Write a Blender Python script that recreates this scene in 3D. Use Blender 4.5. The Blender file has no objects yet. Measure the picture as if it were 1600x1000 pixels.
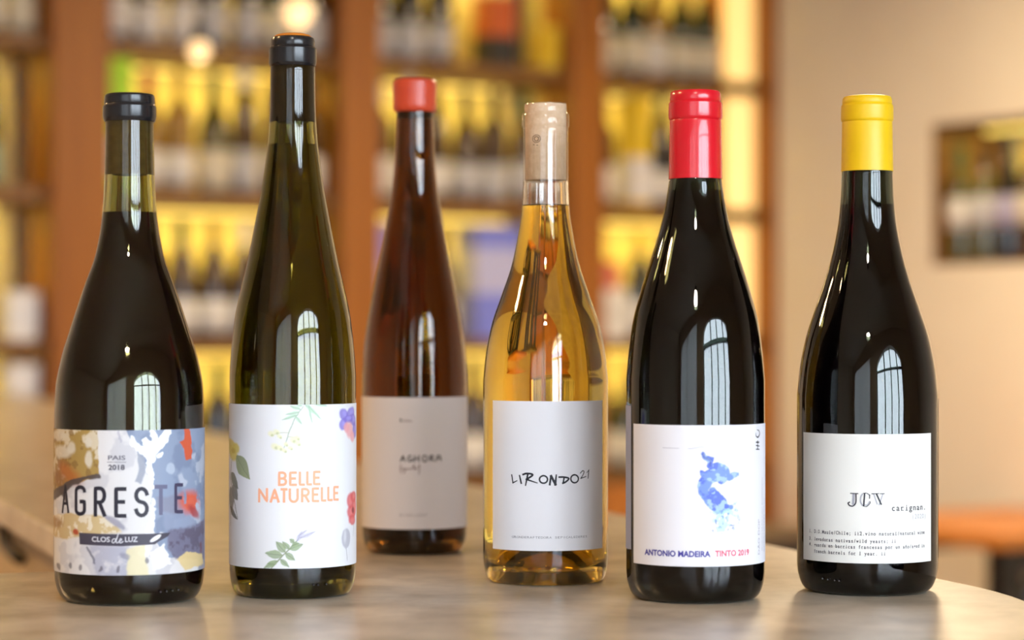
import bpy, bmesh, math, random
import numpy as np
from mathutils import Vector, Matrix

random.seed(7)
RNG = np.random.default_rng(11)
PI = math.pi
scene = bpy.context.scene
COL = scene.collection

# ------------------------------------------------------------------ camera
F = 3780.0            # focal length in pixels of the 1600 px frame
HZ = 510.0            # horizon row
TOP = 1.05            # counter height
CAMH = 0.151          # camera above the counter
CZ = TOP + CAMH
cam_d = bpy.data.cameras.new('camera')
cam = bpy.data.objects.new('camera', cam_d)
COL.objects.link(cam)
cam.location = (0, 0, CZ)
cam.rotation_euler = (PI / 2, 0, 0)
cam_d.sensor_width = 36.0
cam_d.lens = F * 36.0 / 1600.0
cam_d.shift_y = (HZ - 500.0) / 1600.0
cam_d.clip_start = 0.02
cam_d.dof.use_dof = True
cam_d.dof.focus_distance = 1.375
cam_d.dof.aperture_fstop = 5.0
scene.camera = cam

# ------------------------------------------------------------------ room frame
C0 = Vector((0.735, 6.86))
E1 = Vector((0.846, 0.533)).normalized()      # along the shelf wall
E2 = Vector((E1.y, -E1.x))                    # from the shelf wall into the room


def room(e1, e2, z=0.0):
    p = C0 + E1 * e1 + E2 * e2
    return Vector((p.x, p.y, z))


# ------------------------------------------------------------------ world and light
world = bpy.data.worlds.new('world')
scene.world = world
world.use_nodes = True
wn = world.node_tree.nodes
wn['Background'].inputs[0].default_value = (0.76, 0.88, 1.0, 1)
wn['Background'].inputs[1].default_value = 19.5

WIN_A, WIN_B, WIN_Z0, WIN_Z1, WIN_RISE = -4.7, -2.25, 0.60, 1.95, 0.45
BL_A, BL_B, BL_Z0, BL_Z1 = -8.6, -5.4, 0.35, 2.45
FRONT = 7.2
ld = bpy.data.lights.new('window_daylight', 'AREA')
ld.shape = 'RECTANGLE'
ld.size = WIN_B - WIN_A
ld.size_y = WIN_Z1 + WIN_RISE - WIN_Z0
ld.cycles.is_portal = True
lo = bpy.data.objects.new('window_daylight', ld)
COL.objects.link(lo)
lo.location = room((WIN_A + WIN_B) / 2, FRONT + 0.02, (WIN_Z0 + WIN_Z1 + WIN_RISE) / 2)
lo.rotation_euler = Vector((-E2.x, -E2.y, 0)).to_track_quat('-Z', 'Y').to_euler()

ld2 = bpy.data.lights.new('fill_daylight', 'AREA')  # portal of the added blind window
ld2.shape = 'RECTANGLE'
ld2.size = BL_B - BL_A
ld2.size_y = BL_Z1 - BL_Z0
ld2.cycles.is_portal = True
lo = bpy.data.objects.new('fill_daylight', ld2)
COL.objects.link(lo)
lo.location = room((BL_A + BL_B) / 2, FRONT + 0.19, (BL_Z0 + BL_Z1) / 2)
lo.rotation_euler = Vector((-E2.x, -E2.y, 0)).to_track_quat('-Z', 'Y').to_euler()

vs = scene.view_settings
vs.view_transform = 'Standard'
vs.look = 'None'
vs.exposure = 0.0
vs.gamma = 1.0
vs.use_curve_mapping = False
cy = scene.cycles
cy.use_denoising = True
cy.max_bounces = 14
cy.transmission_bounces = 14
cy.transparent_max_bounces = 12
cy.diffuse_bounces = 4
cy.glossy_bounces = 5
cy.sample_clamp_indirect = 15.0
cy.caustics_reflective = False
cy.blur_glossy = 0.5


# ------------------------------------------------------------------ helpers
def lin(c):
    return tuple(((v / 255.0) / 12.92 if v / 255.0 <= 0.04045 else ((v / 255.0 + 0.055) / 1.055) ** 2.4) for v in c)


MATS = {}


def mat(name, color, rough=0.5, metal=0.0, trans=0.0, ior=1.5, emit=None, estr=0.0, noise=None, bump=0.0, coat=0.0, spec=None, wood=None):
    if name in MATS:
        return MATS[name]
    m = bpy.data.materials.new(name)
    m.use_nodes = True
    nt = m.node_tree
    b = nt.nodes['Principled BSDF']
    b.inputs['Base Color'].default_value = (*color, 1)
    b.inputs['Roughness'].default_value = rough
    b.inputs['Metallic'].default_value = metal
    b.inputs['Transmission Weight'].default_value = trans
    b.inputs['IOR'].default_value = ior
    b.inputs['Coat Weight'].default_value = coat
    if spec is not None:
        b.inputs['Specular IOR Level'].default_value = spec
    if emit:
        b.inputs['Emission Color'].default_value = (*emit, 1)
        b.inputs['Emission Strength'].default_value = estr
    tex = None
    if noise or wood:
        tc = nt.nodes.new('ShaderNodeTexCoord')
        mp = nt.nodes.new('ShaderNodeMapping')
        nt.links.new(tc.outputs['Object'], mp.inputs['Vector'])
        tex = nt.nodes.new('ShaderNodeTexNoise')
        nt.links.new(mp.outputs['Vector'], tex.inputs['Vector'])
        ramp = nt.nodes.new('ShaderNodeValToRGB')
        nt.links.new(tex.outputs['Fac'], ramp.inputs['Fac'])
        nt.links.new(ramp.outputs['Color'], b.inputs['Base Color'])
        if noise:
            c2, sc = noise
            tex.inputs['Scale'].default_value = sc
        else:
            c2, scv = wood
            mp.inputs['Scale'].default_value = scv
            tex.inputs['Scale'].default_value = 3.0
        tex.inputs['Detail'].default_value = 7.0
        tex.inputs['Roughness'].default_value = 0.62
        ramp.color_ramp.elements[0].position = 0.32
        ramp.color_ramp.elements[1].position = 0.68
        ramp.color_ramp.elements[0].color = (*color, 1)
        ramp.color_ramp.elements[1].color = (*c2, 1)
    if bump and tex:
        bp = nt.nodes.new('ShaderNodeBump')
        bp.inputs['Strength'].default_value = bump
        bp.inputs['Distance'].default_value = 0.002
        nt.links.new(tex.outputs['Fac'], bp.inputs['Height'])
        nt.links.new(bp.outputs['Normal'], b.inputs['Normal'])
    MATS[name] = m
    return m


def mesh_obj(name, verts, faces, m, parent=None, smooth=False, recalc=True, sharp=0):
    me = bpy.data.meshes.new(name)
    me.from_pydata([tuple(v) for v in verts], [], faces)
    if recalc:
        bm = bmesh.new()
        bm.from_mesh(me)
        bmesh.ops.recalc_face_normals(bm, faces=bm.faces)
        bm.to_mesh(me)
        bm.free()
    if smooth:
        me.polygons.foreach_set('use_smooth', [True] * len(me.polygons))
        if sharp:
            me.set_sharp_from_angle(angle=math.radians(sharp))
    me.materials.append(m)
    o = bpy.data.objects.new(name, me)
    COL.objects.link(o)
    if parent:
        o.parent = parent
    return o


def empty(name, loc, rz=0.0):
    o = bpy.data.objects.new(name, None)
    o.empty_display_size = 0.05
    COL.objects.link(o)
    o.location = loc
    o.rotation_euler = (0, 0, rz)
    return o


def tag(o, label, cat, group=None):
    o['label'] = label
    o['category'] = cat
    if group:
        o['group'] = group
    return o


def struct(o):
    o['kind'] = 'structure'
    return o


BOXF = [(0, 1, 2, 3), (7, 6, 5, 4), (0, 4, 5, 1), (1, 5, 6, 2), (2, 6, 7, 3), (3, 7, 4, 0)]


class MB:
    """collects shapes of ONE part"""

    def __init__(s):
        s.v, s.f = [], []

    def add(s, v, f):
        k = len(s.v)
        s.v += [Vector(p) for p in v]
        s.f += [tuple(i + k for i in q) for q in f]
        return s

    def box(s, x0, x1, y0, y1, z0, z1, fn=None):
        p = [(x0, y0, z0), (x1, y0, z0), (x1, y1, z0), (x0, y1, z0), (x0, y0, z1), (x1, y0, z1), (x1, y1, z1), (x0, y1, z1)]
        if fn:
            p = [fn(*q) for q in p]
        return s.add(p, BOXF)

    def tube(s, pts, r, n=10):
        pts = [Vector(p) for p in pts]
        rings = []
        up = Vector((0.13, 0.27, 0.95)).normalized()
        for i, p in enumerate(pts):
            d = (pts[min(i + 1, len(pts) - 1)] - pts[max(i - 1, 0)]).normalized()
            a = d.cross(up).normalized()
            b = d.cross(a)
            rr = r[i] if isinstance(r, (list, tuple)) else r
            rings.append([p + (a * math.cos(2 * PI * k / n) + b * math.sin(2 * PI * k / n)) * rr for k in range(n)])
        v = [q for ring in rings for q in ring]
        f = []
        for i in range(len(pts) - 1):
            for k in range(n):
                f.append((i * n + k, i * n + (k + 1) % n, (i + 1) * n + (k + 1) % n, (i + 1) * n + k))
        f.append(tuple(range(n)))
        f.append(tuple((len(pts) - 1) * n + k for k in range(n)))
        return s.add(v, f)

    def lathe(s, prof, n=32, c=(0, 0, 0)):
        v, f, idx = [], [], []
        for r, z in prof:
            if r < 1e-6:
                idx.append([len(v)])
                v.append((c[0], c[1], c[2] + z))
            else:
                idx.append(list(range(len(v), len(v) + n)))
                v += [(c[0] + r * math.cos(2 * PI * k / n), c[1] + r * math.sin(2 * PI * k / n), c[2] + z) for k in range(n)]
        for a, b in zip(idx, idx[1:]):
            for k in range(n):
                k2 = (k + 1) % n
                if len(a) == 1 and len(b) == 1:
                    continue
                if len(a) == 1:
                    f.append((a[0], b[k], b[k2]))
                elif len(b) == 1:
                    f.append((a[k], b[0], a[k2]))
                else:
                    f.append((a[k], b[k], b[k2], a[k2]))
        return s.add(v, f)

    def build(s, name, m, parent=None, smooth=False, bevel=0.0, sharp=0):
        o = mesh_obj(name, s.v, s.f, m, parent, smooth, sharp=sharp)
        if bevel:
            md = o.modifiers.new('bevel', 'BEVEL')
            md.width = bevel
            md.segments = 2
            md.limit_method = 'ANGLE'
        return o


def rb(name, e1a, e1b, e2a, e2b, z0, z1, m, parent=None, bevel=0.0):
    """a box along the room's own axes"""
    return MB().box(e1a, e1b, e2a, e2b, z0, z1, room).build(name, m, parent, bevel=bevel)


# ------------------------------------------------------------------ materials of the place
M_PLASTER = mat('plaster', (0.80, 0.72, 0.61), 0.85, noise=((0.85, 0.78, 0.67), 3.0), bump=0.1)
M_CEIL = mat('ceiling_paint', (0.78, 0.72, 0.62), 0.9)
M_FLOOR = mat('floor_boards', (0.20, 0.11, 0.055), 0.45, wood=((0.28, 0.16, 0.08), (1.5, 14, 1)))
M_STONE = mat('counter_stone', (0.38, 0.31, 0.225), 0.28, noise=((0.68, 0.59, 0.475), 24.0), bump=0.08)
M_POST = mat('red_wood', (0.26, 0.080, 0.006), 0.5, wood=((0.36, 0.125, 0.010), (12, 12, 0.8)))
M_BOARD = mat('shelf_wood', (0.15, 0.065, 0.016), 0.5, wood=((0.24, 0.11, 0.03), (2, 2, 14)))
M_BACK = mat('back_wood', (0.64, 0.53, 0.28), 0.7, wood=((0.72, 0.60, 0.34), (6, 6, 0.6)))
M_TAN = mat('tan_wood', (0.46, 0.34, 0.19), 0.5, wood=((0.54, 0.41, 0.24), (3, 3, 16)))
M_DARKW = mat('dark_wood', (0.055, 0.033, 0.02), 0.45, wood=((0.08, 0.05, 0.03), (4, 4, 12)))
M_ORANGE = mat('orange_wood', (0.46, 0.155, 0.025), 0.4, wood=((0.58, 0.21, 0.04), (3, 12, 3)))
M_BLACK = mat('black_metal', (0.012, 0.012, 0.013), 0.4)
M_FRAME = mat('window_paint', (0.03, 0.035, 0.035), 0.4)
M_LED = mat('led', (0.9, 0.8, 0.5), 0.5, emit=(1.0, 0.72, 0.14), estr=2.0)
M_PANEL = mat('light_panel_diffuser', (0.9, 0.8, 0.5), 0.6, emit=(1.0, 0.60, 0.16), estr=1.0)
M_STREET = mat('street_asphalt', (0.18, 0.18, 0.18), 0.9, noise=((0.24, 0.24, 0.24), 5.0))
m = bpy.data.materials.new('window_glass')
m.use_nodes = True
nt = m.node_tree
nt.nodes.remove(nt.nodes['Principled BSDF'])
_t = nt.nodes.new('ShaderNodeBsdfTransparent')
_g = nt.nodes.new('ShaderNodeBsdfGlossy')
_g.inputs['Roughness'].default_value = 0.02
_x = nt.nodes.new('ShaderNodeMixShader')
_x.inputs[0].default_value = 0.06
nt.links.new(_t.outputs[0], _x.inputs[1])
nt.links.new(_g.outputs[0], _x.inputs[2])
nt.links.new(_x.outputs[0], nt.nodes['Material Output'].inputs[0])
M_PANE = m

# ------------------------------------------------------------------ room shell
CEIL = 3.0
LEFT = -9.5
struct(rb('floor', LEFT - 0.2, 0.5, -0.6, FRONT + 0.2, -0.06, 0.0, M_FLOOR))
struct(rb('ceiling', LEFT - 0.2, 0.5, -0.6, FRONT + 0.2, CEIL, CEIL + 0.06, M_CEIL))
struct(rb('wall_back', LEFT - 0.2, 0.5, -0.6, -0.42, 0, CEIL, M_PLASTER))
struct(rb('wall_left', LEFT - 0.2, LEFT, -0.42, FRONT, 0, CEIL, M_PLASTER))
# right wall with a recessed niche
NA, NB, NZ0, NZ1, ND = 0.668, 1.42, CZ + 0.158, CZ + 0.525, 0.26
w = MB()
w.box(0, 0.5, -0.42, NA, 0, CEIL, room)
w.box(0, 0.5, NB, FRONT, 0, CEIL, room)
w.box(0, 0.5, NA, NB, 0, NZ0, room)
w.box(0, 0.5, NA, NB, NZ1, CEIL, room)
w.box(ND, 0.5, NA, NB, NZ0, NZ1, room)
struct(w.build('wall_right', M_PLASTER))
# front wall with an arched shop window
w = MB()
w.box(LEFT, BL_A, FRONT, FRONT + 0.2, 0, CEIL, room)
w.box(BL_B, WIN_A, FRONT, FRONT + 0.2, 0, CEIL, room)
w.box(BL_A, BL_B, FRONT, FRONT + 0.2, 0, BL_Z0, room)
w.box(BL_A, BL_B, FRONT, FRONT + 0.2, BL_Z1, CEIL, room)
w.box(WIN_B, 0.0, FRONT, FRONT + 0.2, 0, CEIL, room)
w.box(WIN_A, WIN_B, FRONT, FRONT + 0.2, 0, WIN_Z0, room)


def arch(e):
    t = (e - (WIN_A + WIN_B) / 2) / ((WIN_B - WIN_A) / 2)
    return WIN_Z1 + WIN_RISE * math.sqrt(max(0.0, 1 - t * t))


NS = 24
for i in range(NS):
    a = WIN_A + (WIN_B - WIN_A) * i / NS
    b = WIN_A + (WIN_B - WIN_A) * (i + 1) / NS
    pts = [room(a, FRONT, arch(a)), room(b, FRONT, arch(b)), room(b, FRONT + 0.2, arch(b)), room(a, FRONT + 0.2, arch(a)),
           room(a, FRONT, CEIL), room(b, FRONT, CEIL), room(b, FRONT + 0.2, CEIL), room(a, FRONT + 0.2, CEIL)]
    w.add(pts, BOXF)
struct(w.build('wall_front', M_PLASTER))
win = struct(empty('window_1', room((WIN_A + WIN_B) / 2, FRONT + 0.1, WIN_Z0)))
win_inv = Matrix.Translation(-win.location)


def wbox(name, a, b, z0, z1, m, y0=0.07, y1=0.13):
    return MB().box(a, b, FRONT + y0, FRONT + y1, z0, z1, lambda x, y, z: room(x, y, z) - win.location).build(name, m, win)


wc = (WIN_A + WIN_B) / 2
bars = [WIN_A, WIN_A + 0.75, wc + 0.1, WIN_B - 0.5, WIN_B]
for i, bx in enumerate(bars):
    ww = 0.05 if i in (0, 4) else 0.045
    a, b = max(WIN_A, bx - ww), min(WIN_B, bx + ww)
    wbox('window_mullion', a, b, WIN_Z0, min(arch(a), arch(b)) - 0.001, M_FRAME)
wbox('window_transom', WIN_A + 0.05, WIN_B - 0.05, 1.86, 1.92, M_FRAME, 0.06, 0.14)
wbox('window_sill', WIN_A + 0.05, WIN_B - 0.05, WIN_Z0, WIN_Z0 + 0.09, M_FRAME, 0.04, 0.16)
for a, b in zip(bars, bars[1:]):
    wbox('pane', a + 0.05, b - 0.05, WIN_Z0 + 0.09, 1.86, M_PANE, 0.095, 0.1)
    pts = []
    n = 8
    for k in range(n + 1):
        e = a + 0.05 + (b - a - 0.1) * k / n
        pts.append((e, arch(e) - 0.002))
    v = [room(e, FRONT + 0.097, 1.92) - win.location for e, z in pts] + [room(e, FRONT + 0.097, z) - win.location for e, z in pts]
    mesh_obj('pane', v, [(k, k + 1, n + 2 + k, n + 1 + k) for k in range(n)], M_PANE, win)
# added window and white blind: grey band in bottles, soft label fill
m = bpy.data.materials.new('fill_cloth')
m.use_nodes = True
nt = m.node_tree
nt.nodes.remove(nt.nodes['Principled BSDF'])
_t = nt.nodes.new('ShaderNodeBsdfTranslucent')
_t.inputs[0].default_value = (0.24, 0.24, 0.24, 1)
_g = nt.nodes.new('ShaderNodeBsdfDiffuse')
_g.inputs[0].default_value = (0.75, 0.75, 0.75, 1)
_x = nt.nodes.new('ShaderNodeAddShader')
nt.links.new(_t.outputs[0], _x.inputs[0])
nt.links.new(_g.outputs[0], _x.inputs[1])
nt.links.new(_x.outputs[0], nt.nodes['Material Output'].inputs[0])
fill_win = struct(empty('fill_window', room((BL_A + BL_B) / 2, FRONT + 0.1, BL_Z0)))


def bbox(name, a, b, y0, y1, z0, z1, mt):
    return MB().box(a, b, FRONT + y0, FRONT + y1, z0, z1, lambda x, y, z: room(x, y, z) - fill_win.location).build(name, mt, fill_win)


for a, b in ((BL_A, BL_A + 0.06), ((BL_A + BL_B) / 2 - 0.04, (BL_A + BL_B) / 2 + 0.04), (BL_B - 0.06, BL_B)):
    bbox('window_mullion', a, b, 0.09, 0.15, BL_Z0, BL_Z1, M_FRAME)
for a, b in ((BL_A + 0.06, (BL_A + BL_B) / 2 - 0.04), ((BL_A + BL_B) / 2 + 0.04, BL_B - 0.06)):
    bbox('pane', a, b, 0.115, 0.12, BL_Z0, BL_Z1, M_PANE)
v = [room(e, FRONT + 0.05, z) - fill_win.location for e, z in ((BL_A + 0.01, BL_Z0 + 0.02), (BL_B - 0.01, BL_Z0 + 0.02), (BL_B - 0.01, BL_Z1 - 0.01), (BL_A + 0.01, BL_Z1 - 0.01))]
mesh_obj('fill_blind', v, [(0, 1, 2, 3)], m, fill_win)
bbox('fill_blind_rail', BL_A + 0.01, BL_B - 0.01, 0.04, 0.06, BL_Z0, BL_Z0 + 0.02, M_FRAME)
struct(rb('floor_street', -14, 8, FRONT + 0.2, FRONT + 25, -0.1, -0.05, M_STREET))


# ------------------------------------------------------------------ the bar counter
BB = Vector((0.9465, 0.3227))
AA = Vector((-0.3227, 0.9465))


def bar(b, a, z=0.0):
    p = BB * b + AA * a
    return Vector((p.x, p.y, z))


BR, BL, AB, AF, AEND, BEND = 0.711, 0.2567, 1.504, 0.92, 5.5, -1.3
RC = 0.34
counter = empty('bar_counter', (0, 0, 0))
tag(counter, 'long L-shaped bar counter with pale mottled stone top under the six bottles', 'counter')
outl = [(BL, AEND), (BL, AB), (BEND, AB), (BEND, AF)]
for k in range(25):
    t = -PI / 2 + PI / 2 * k / 24
    outl.append((BR - RC + RC * math.cos(t), AF + RC + RC * math.sin(t)))
outl.append((BR, AEND))


def extrude_poly(name, outline, z0, z1, m, parent, bevel=0.0):
    n = len(outline)
    v = [bar(b, a, z0) for b, a in outline] + [bar(b, a, z1) for b, a in outline]
    f = [tuple(range(n)), tuple(range(2 * n - 1, n - 1, -1))] + [(k, (k + 1) % n, n + (k + 1) % n, n + k) for k in range(n)]
    o = mesh_obj(name, v, f, m, parent)
    if bevel:
        md = o.modifiers.new('bevel', 'BEVEL')
        md.width = bevel
        md.segments = 3
        md.limit_method = 'ANGLE'
    return o


extrude_poly('stone_top', outl, TOP - 0.022, TOP, M_STONE, counter, 0.003)
MB().box(BL + 0.10, BR - 0.06, 1.40, AEND - 0.06, 0, TOP - 0.022, bar).build('side_panel', M_TAN, counter)
MB().box(BEND + 0.06, BR - 0.16, AF + 0.12, 1.40, 0, TOP - 0.022, bar).build('front_panel', M_TAN, counter)
MB().box(BL + 0.063, BL + 0.10, 1.60, AEND - 0.1, CZ - 0.236, CZ - 0.210, bar).build('ledge', M_TAN, counter, bevel=0.002)


def ray_plane_b(px, py, b):
    d = Vector(((px - 800) / F, 1.0, (HZ - py) / F))
    t = b / (BB.x * d.x + BB.y * d.y)
    return Vector((0, 0, CZ)) + d * t


pts = [ray_plane_b(px, py, BL + 0.055) for px, py in ((4, 822), (5, 838), (8, 852), (18, 864), (31, 874))]
MB().tube(pts, 0.006).build('bracket', M_BLACK, counter, True)

# ------------------------------------------------------------------ shelf wall
def s_at(px):
    u = (px - 800) / F
    return (u * C0.y - C0.x) / (E1.x - E1.y * u)


ROWS = [CZ + 1.05, CZ + 0.689, CZ + 0.329, CZ - 0.033, CZ - 0.394]   # tops of the boards
BT = 0.034
DEP = 0.30
POSTS = [(75, 165), (525, 585), (885, 935)]
shelf = empty('wine_shelf', room(-1.2, 0, 0))
tag(shelf, 'reddish wooden wine shelving wall with glowing yellow backlight behind the bar', 'shelf')


def sbox(name, a, b, e2a, e2b, z0, z1, m, bevel=0.0, parent=shelf):
    return MB().box(a, b, e2a, e2b, z0, z1, lambda x, y, z: room(x, y, z) - shelf.location).build(name, m, parent, bevel=bevel)


SL = s_at(-330)
SEND = s_at(1207)
BAYS = [(SL + 0.04, s_at(75)), (s_at(165), s_at(525)), (s_at(585), s_at(885)), (s_at(935), s_at(1196))]
for a, b in POSTS:
    sbox('post', s_at(a), s_at(b), -0.12, 0.035, 0, CEIL - 0.01, M_POST, 0.006)
sbox('post', SL - 0.05, SL + 0.04, -DEP, 0.035, 0, CEIL - 0.01, M_POST, 0.006)
sbox('end_panel', s_at(1197), SEND, -DEP, 0.03, 0, CEIL - 0.01, M_POST, 0.003)
LIGHTS_ON = 1.0
for k, (a, b) in enumerate(BAYS):
    sbox('back_panel', a - 0.03, b + 0.02, -DEP - 0.02, -DEP, 0, CEIL - 0.01, M_BACK)
    for r, z in enumerate(ROWS):
        sbox('shelf_board', a, b, -DEP, 0.0, z - BT, z, M_BOARD, 0.002)
        if r < 4:
            sbox('led_strip', a + 0.03, b - 0.03, -DEP + 0.02, -DEP + 0.035, z - BT - 0.008, z - BT - 0.001, M_LED)
            l = bpy.data.lights.new('led_light', 'AREA')
            l.shape = 'RECTANGLE'
            l.size = b - a - 0.08
            l.size_y = 0.03
            l.energy = 2.4 * (b - a)
            l.color = (1.0, 0.74, 0.11)
            lo = bpy.data.objects.new('led_light', l)
            COL.objects.link(lo)
            lo.parent = shelf
            lo.location = room((a + b) / 2, -DEP + 0.10, z - BT - 0.010) - shelf.location
            dd = Vector((-E2.x * 0.1, -E2.y * 0.1, -1))
            lo.rotation_euler = Matrix((Vector((E1.x, E1.y, 0)), -dd.normalized().cross(Vector((E1.x, E1.y, 0))), -dd.normalized())).transposed().to_euler()
    # cabinet doors below
    n = 2
    for j in range(n):
        x0 = a + (b - a) * j / n + 0.004
        x1 = a + (b - a) * (j + 1) / n - 0.004
        d = sbox('door', x0, x1, -0.03, -0.005, 0.08, ROWS[4] - BT - 0.004, M_ORANGE, 0.003)
        kx = x1 - 0.05 if j == 0 else x0 + 0.05
        kp = room(kx, 0.008, 0.55) - shelf.location
        MB().lathe([(0, -0.014), (0.010, -0.012), (0.014, 0.0), (0.010, 0.012), (0, 0.014)], 12, kp).build('knob', M_BLACK, d, True)
# glowing light panel at the end
LP0, LP1 = s_at(1150), s_at(1193)
for z0, z1 in zip(ROWS[1:], ROWS[:-1]):
    sbox('light_panel', LP0, LP1, -0.06, -0.045, z0 + 0.004, z1 - BT - 0.004, M_PANEL)

# ------------------------------------------------------------------ bottles far behind
SHAPES = {
    'burgundy': [(0.040, 0.0), (0.0405, 0.004), (0.0405, 0.125), (0.039, 0.150), (0.033, 0.178), (0.024, 0.205), (0.0165, 0.232), (0.0145, 0.250), (0.0142, 0.284), (0.0155, 0.286), (0.0155, 0.294), (0.0145, 0.296), (0, 0.297)],
    'bordeaux': [(0.037, 0.0), (0.0375, 0.004), (0.0375, 0.180), (0.035, 0.200), (0.025, 0.216), (0.0165, 0.228), (0.0145, 0.240), (0.0142, 0.288), (0.0155, 0.290), (0.0155, 0.298), (0.0145, 0.300), (0, 0.301)],
    'flute': [(0.036, 0.0), (0.0365, 0.004), (0.0365, 0.130), (0.034, 0.170), (0.027, 0.220), (0.019, 0.262), (0.0150, 0.285), (0.0142, 0.310), (0.0155, 0.313), (0.0155, 0.321), (0.0145, 0.323), (0, 0.324)],
}
GLASS = {'dark green': (0.018, 0.028, 0.010), 'brown': (0.055, 0.026, 0.007), 'black': (0.010, 0.009, 0.010), 'olive': (0.07, 0.062, 0.012), 'golden': (0.30, 0.17, 0.03)}
PAPER = {'white': (0.78, 0.76, 0.74), 'cream': (0.72, 0.66, 0.52), 'pale grey': (0.55, 0.55, 0.58), 'blue': (0.10, 0.18, 0.55), 'orange': (0.62, 0.20, 0.04), 'yellow': (0.75, 0.52, 0.06), 'sea green': (0.25, 0.38, 0.34), 'lavender': (0.45, 0.42, 0.62)}
FOIL = {'black': (0.015, 0.015, 0.016), 'red': (0.45, 0.03, 0.025), 'gold': (0.55, 0.36, 0.05), 'white': (0.7, 0.68, 0.64), 'green': (0.03, 0.10, 0.03), 'lime': (0.45, 0.85, 0.03), 'blue': (0.05, 0.10, 0.40), 'yellow': (0.85, 0.60, 0.03)}
DATA = {}


def bg_data(kind, shape, col, z0=0.02, z1=0.11):
    key = (kind, shape, col, z0, z1)
    if key in DATA:
        return DATA[key]
    prof = SHAPES[shape]
    R = max(r for r, z in prof)
    b = MB()
    if kind == 'glass':
        b.lathe([(0, 0.0)] + prof, 20)
        o = b.build('glass', mat('shelf_glass_' + col.replace(' ', '_'), GLASS[col], 0.12, coat=0.3), None, True)
    elif kind == 'paper':
        b.lathe([(R, z0), (R + 0.0006, z0), (R + 0.0006, z1), (R, z1)], 20)
        o = b.build('paper_label', mat('paper_' + col.replace(' ', '_'), PAPER[col], 0.6, noise=(tuple(c * 0.86 for c in PAPER[col]), 60.0)), None, True)
    else:
        top = prof[-1][1]
        pr = [(r + 0.0008, z) for r, z in prof if z > top - 0.062 and r > 0]
        pr = [(np.interp(top - 0.062, [z for r, z in prof], [r for r, z in prof]) + 0.0008, top - 0.062)] + pr + [(0, top + 0.0008)]
        b.lathe(pr, 20)
        o = b.build('capsule', mat('foil_' + col, FOIL[col], 0.35), None, True)
    COL.objects.unlink(o)
    DATA[key] = o
    return o


def bg_bottle(loc, shape, glass, paper, foil, label, group, rz=0.0, z0=0.02, z1=0.11):
    t = empty('wine_bottle', loc, rz)
    for kind, col in (('glass', glass), ('paper', paper), ('foil', foil)):
        if col:
            o = bg_data(kind, shape, col, z0, z1).copy()
            COL.objects.link(o)
            o.parent = t
    return tag(t, label, 'bottle', group)


def carton(loc, w, d, h, rz, c1, c2, name, label, cat='box', band=(0.3, 0.7)):
    t = empty(name, loc, rz)
    m1 = mat('card_' + name, c1, 0.6, noise=(tuple(v * 0.9 for v in c1), 25.0))
    m2 = mat('card_print_' + name, c2, 0.5)
    MB().box(-w / 2, w / 2, -d / 2, d / 2, 0, h - 0.006, None).build('carton_body', m1, t, bevel=0.002)
    MB().box(-w / 2 - 0.0012, w / 2 + 0.0012, -d / 2 - 0.0012, d / 2 + 0.0012, h - 0.05 * min(1, h / 0.2), h, None).build('lid', m1, t, bevel=0.002)
    MB().box(-w / 2 - 0.0008, w / 2 + 0.0008, -d / 2 - 0.0008, d / 2 + 0.0008, h * band[0], h * band[1], None).build('printed_band', m2, t)
    return tag(t, label, cat)


RZ = math.atan2(E1.y, E1.x)
ROWN = {1: 'top', 2: 'second', 3: 'third', 4: 'bottom'}
BAYN = ['bay past broad post', 'bay beside broad post', 'middle bay', 'bay beside glowing panel']
SHN = {'burgundy': 'sloping', 'bordeaux': 'shouldered', 'flute': 'slender'}
SKIP = {}   # (bay, row) -> list of (s centre, half width) kept free for special things


def keep(bay, row, px, half):
    SKIP.setdefault((bay, row), []).append((s_at(px), half))
    return s_at(px)


SH_ROW = ROWS
specials = []
s = keep(0, 3, 42, 0.05)
carton(room(s, -0.055, ROWS[3] + 0.0005), 0.075, 0.07, 0.115, RZ, (0.85, 0.86, 0.90), (0.75, 0.78, 0.85), 'white_carton', 'small white carton on third shelf against the broad post')
s = keep(0, 4, 42, 0.05)
carton(room(s, -0.055, ROWS[4] + 0.0005), 0.075, 0.07, 0.305, RZ, (0.82, 0.83, 0.88), (0.35, 0.25, 0.20), 'white_gift_box', 'tall white gift box on bottom shelf against the broad post', band=(0.2, 0.45))
s = keep(2, 1, 795, 0.055)
carton(room(s, -0.07, ROWS[1] + 0.0005), 0.085, 0.085, 0.19, RZ, (0.62, 0.13, 0.03), (0.03, 0.03, 0.03), 'red_carton', 'orange-red carton with black lower band on top shelf', band=(0.0, 0.42))
s = keep(2, 1, 868, 0.03)
carton(room(s, -0.045, ROWS[1] + 0.0005), 0.045, 0.05, 0.115, RZ, (0.85, 0.62, 0.05), (0.80, 0.55, 0.03), 'yellow_tin', 'small yellow tin on top shelf beside the red carton', 'tin')
s = keep(2, 3, 792, 0.085)
carton(room(s, -0.09, ROWS[3] + 0.0005), 0.145, 0.10, 0.300, RZ, (0.20, 0.24, 0.80), (0.46, 0.48, 0.78), 'blue_carton', 'large blue carton with lavender band on third shelf', band=(0.40, 0.80))
s = keep(2, 3, 613, 0.045)
carton(room(s, -0.07, ROWS[3] + 0.0005), 0.07, 0.08, 0.295, RZ, (0.30, 0.30, 0.80), (0.50, 0.46, 0.76), 'lavender_carton', 'narrow lavender-blue carton on third shelf next to a post', band=(0.2, 0.7))
s = keep(3, 2, 1012, 0.04)
carton(room(s, -0.06, ROWS[2] + 0.0005), 0.062, 0.07, 0.30, RZ, (0.85, 0.60, 0.03), (0.75, 0.74, 0.76), 'yellow_gift_box', 'tall yellow gift box with white lower band on second shelf', band=(0.05, 0.45))
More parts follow.
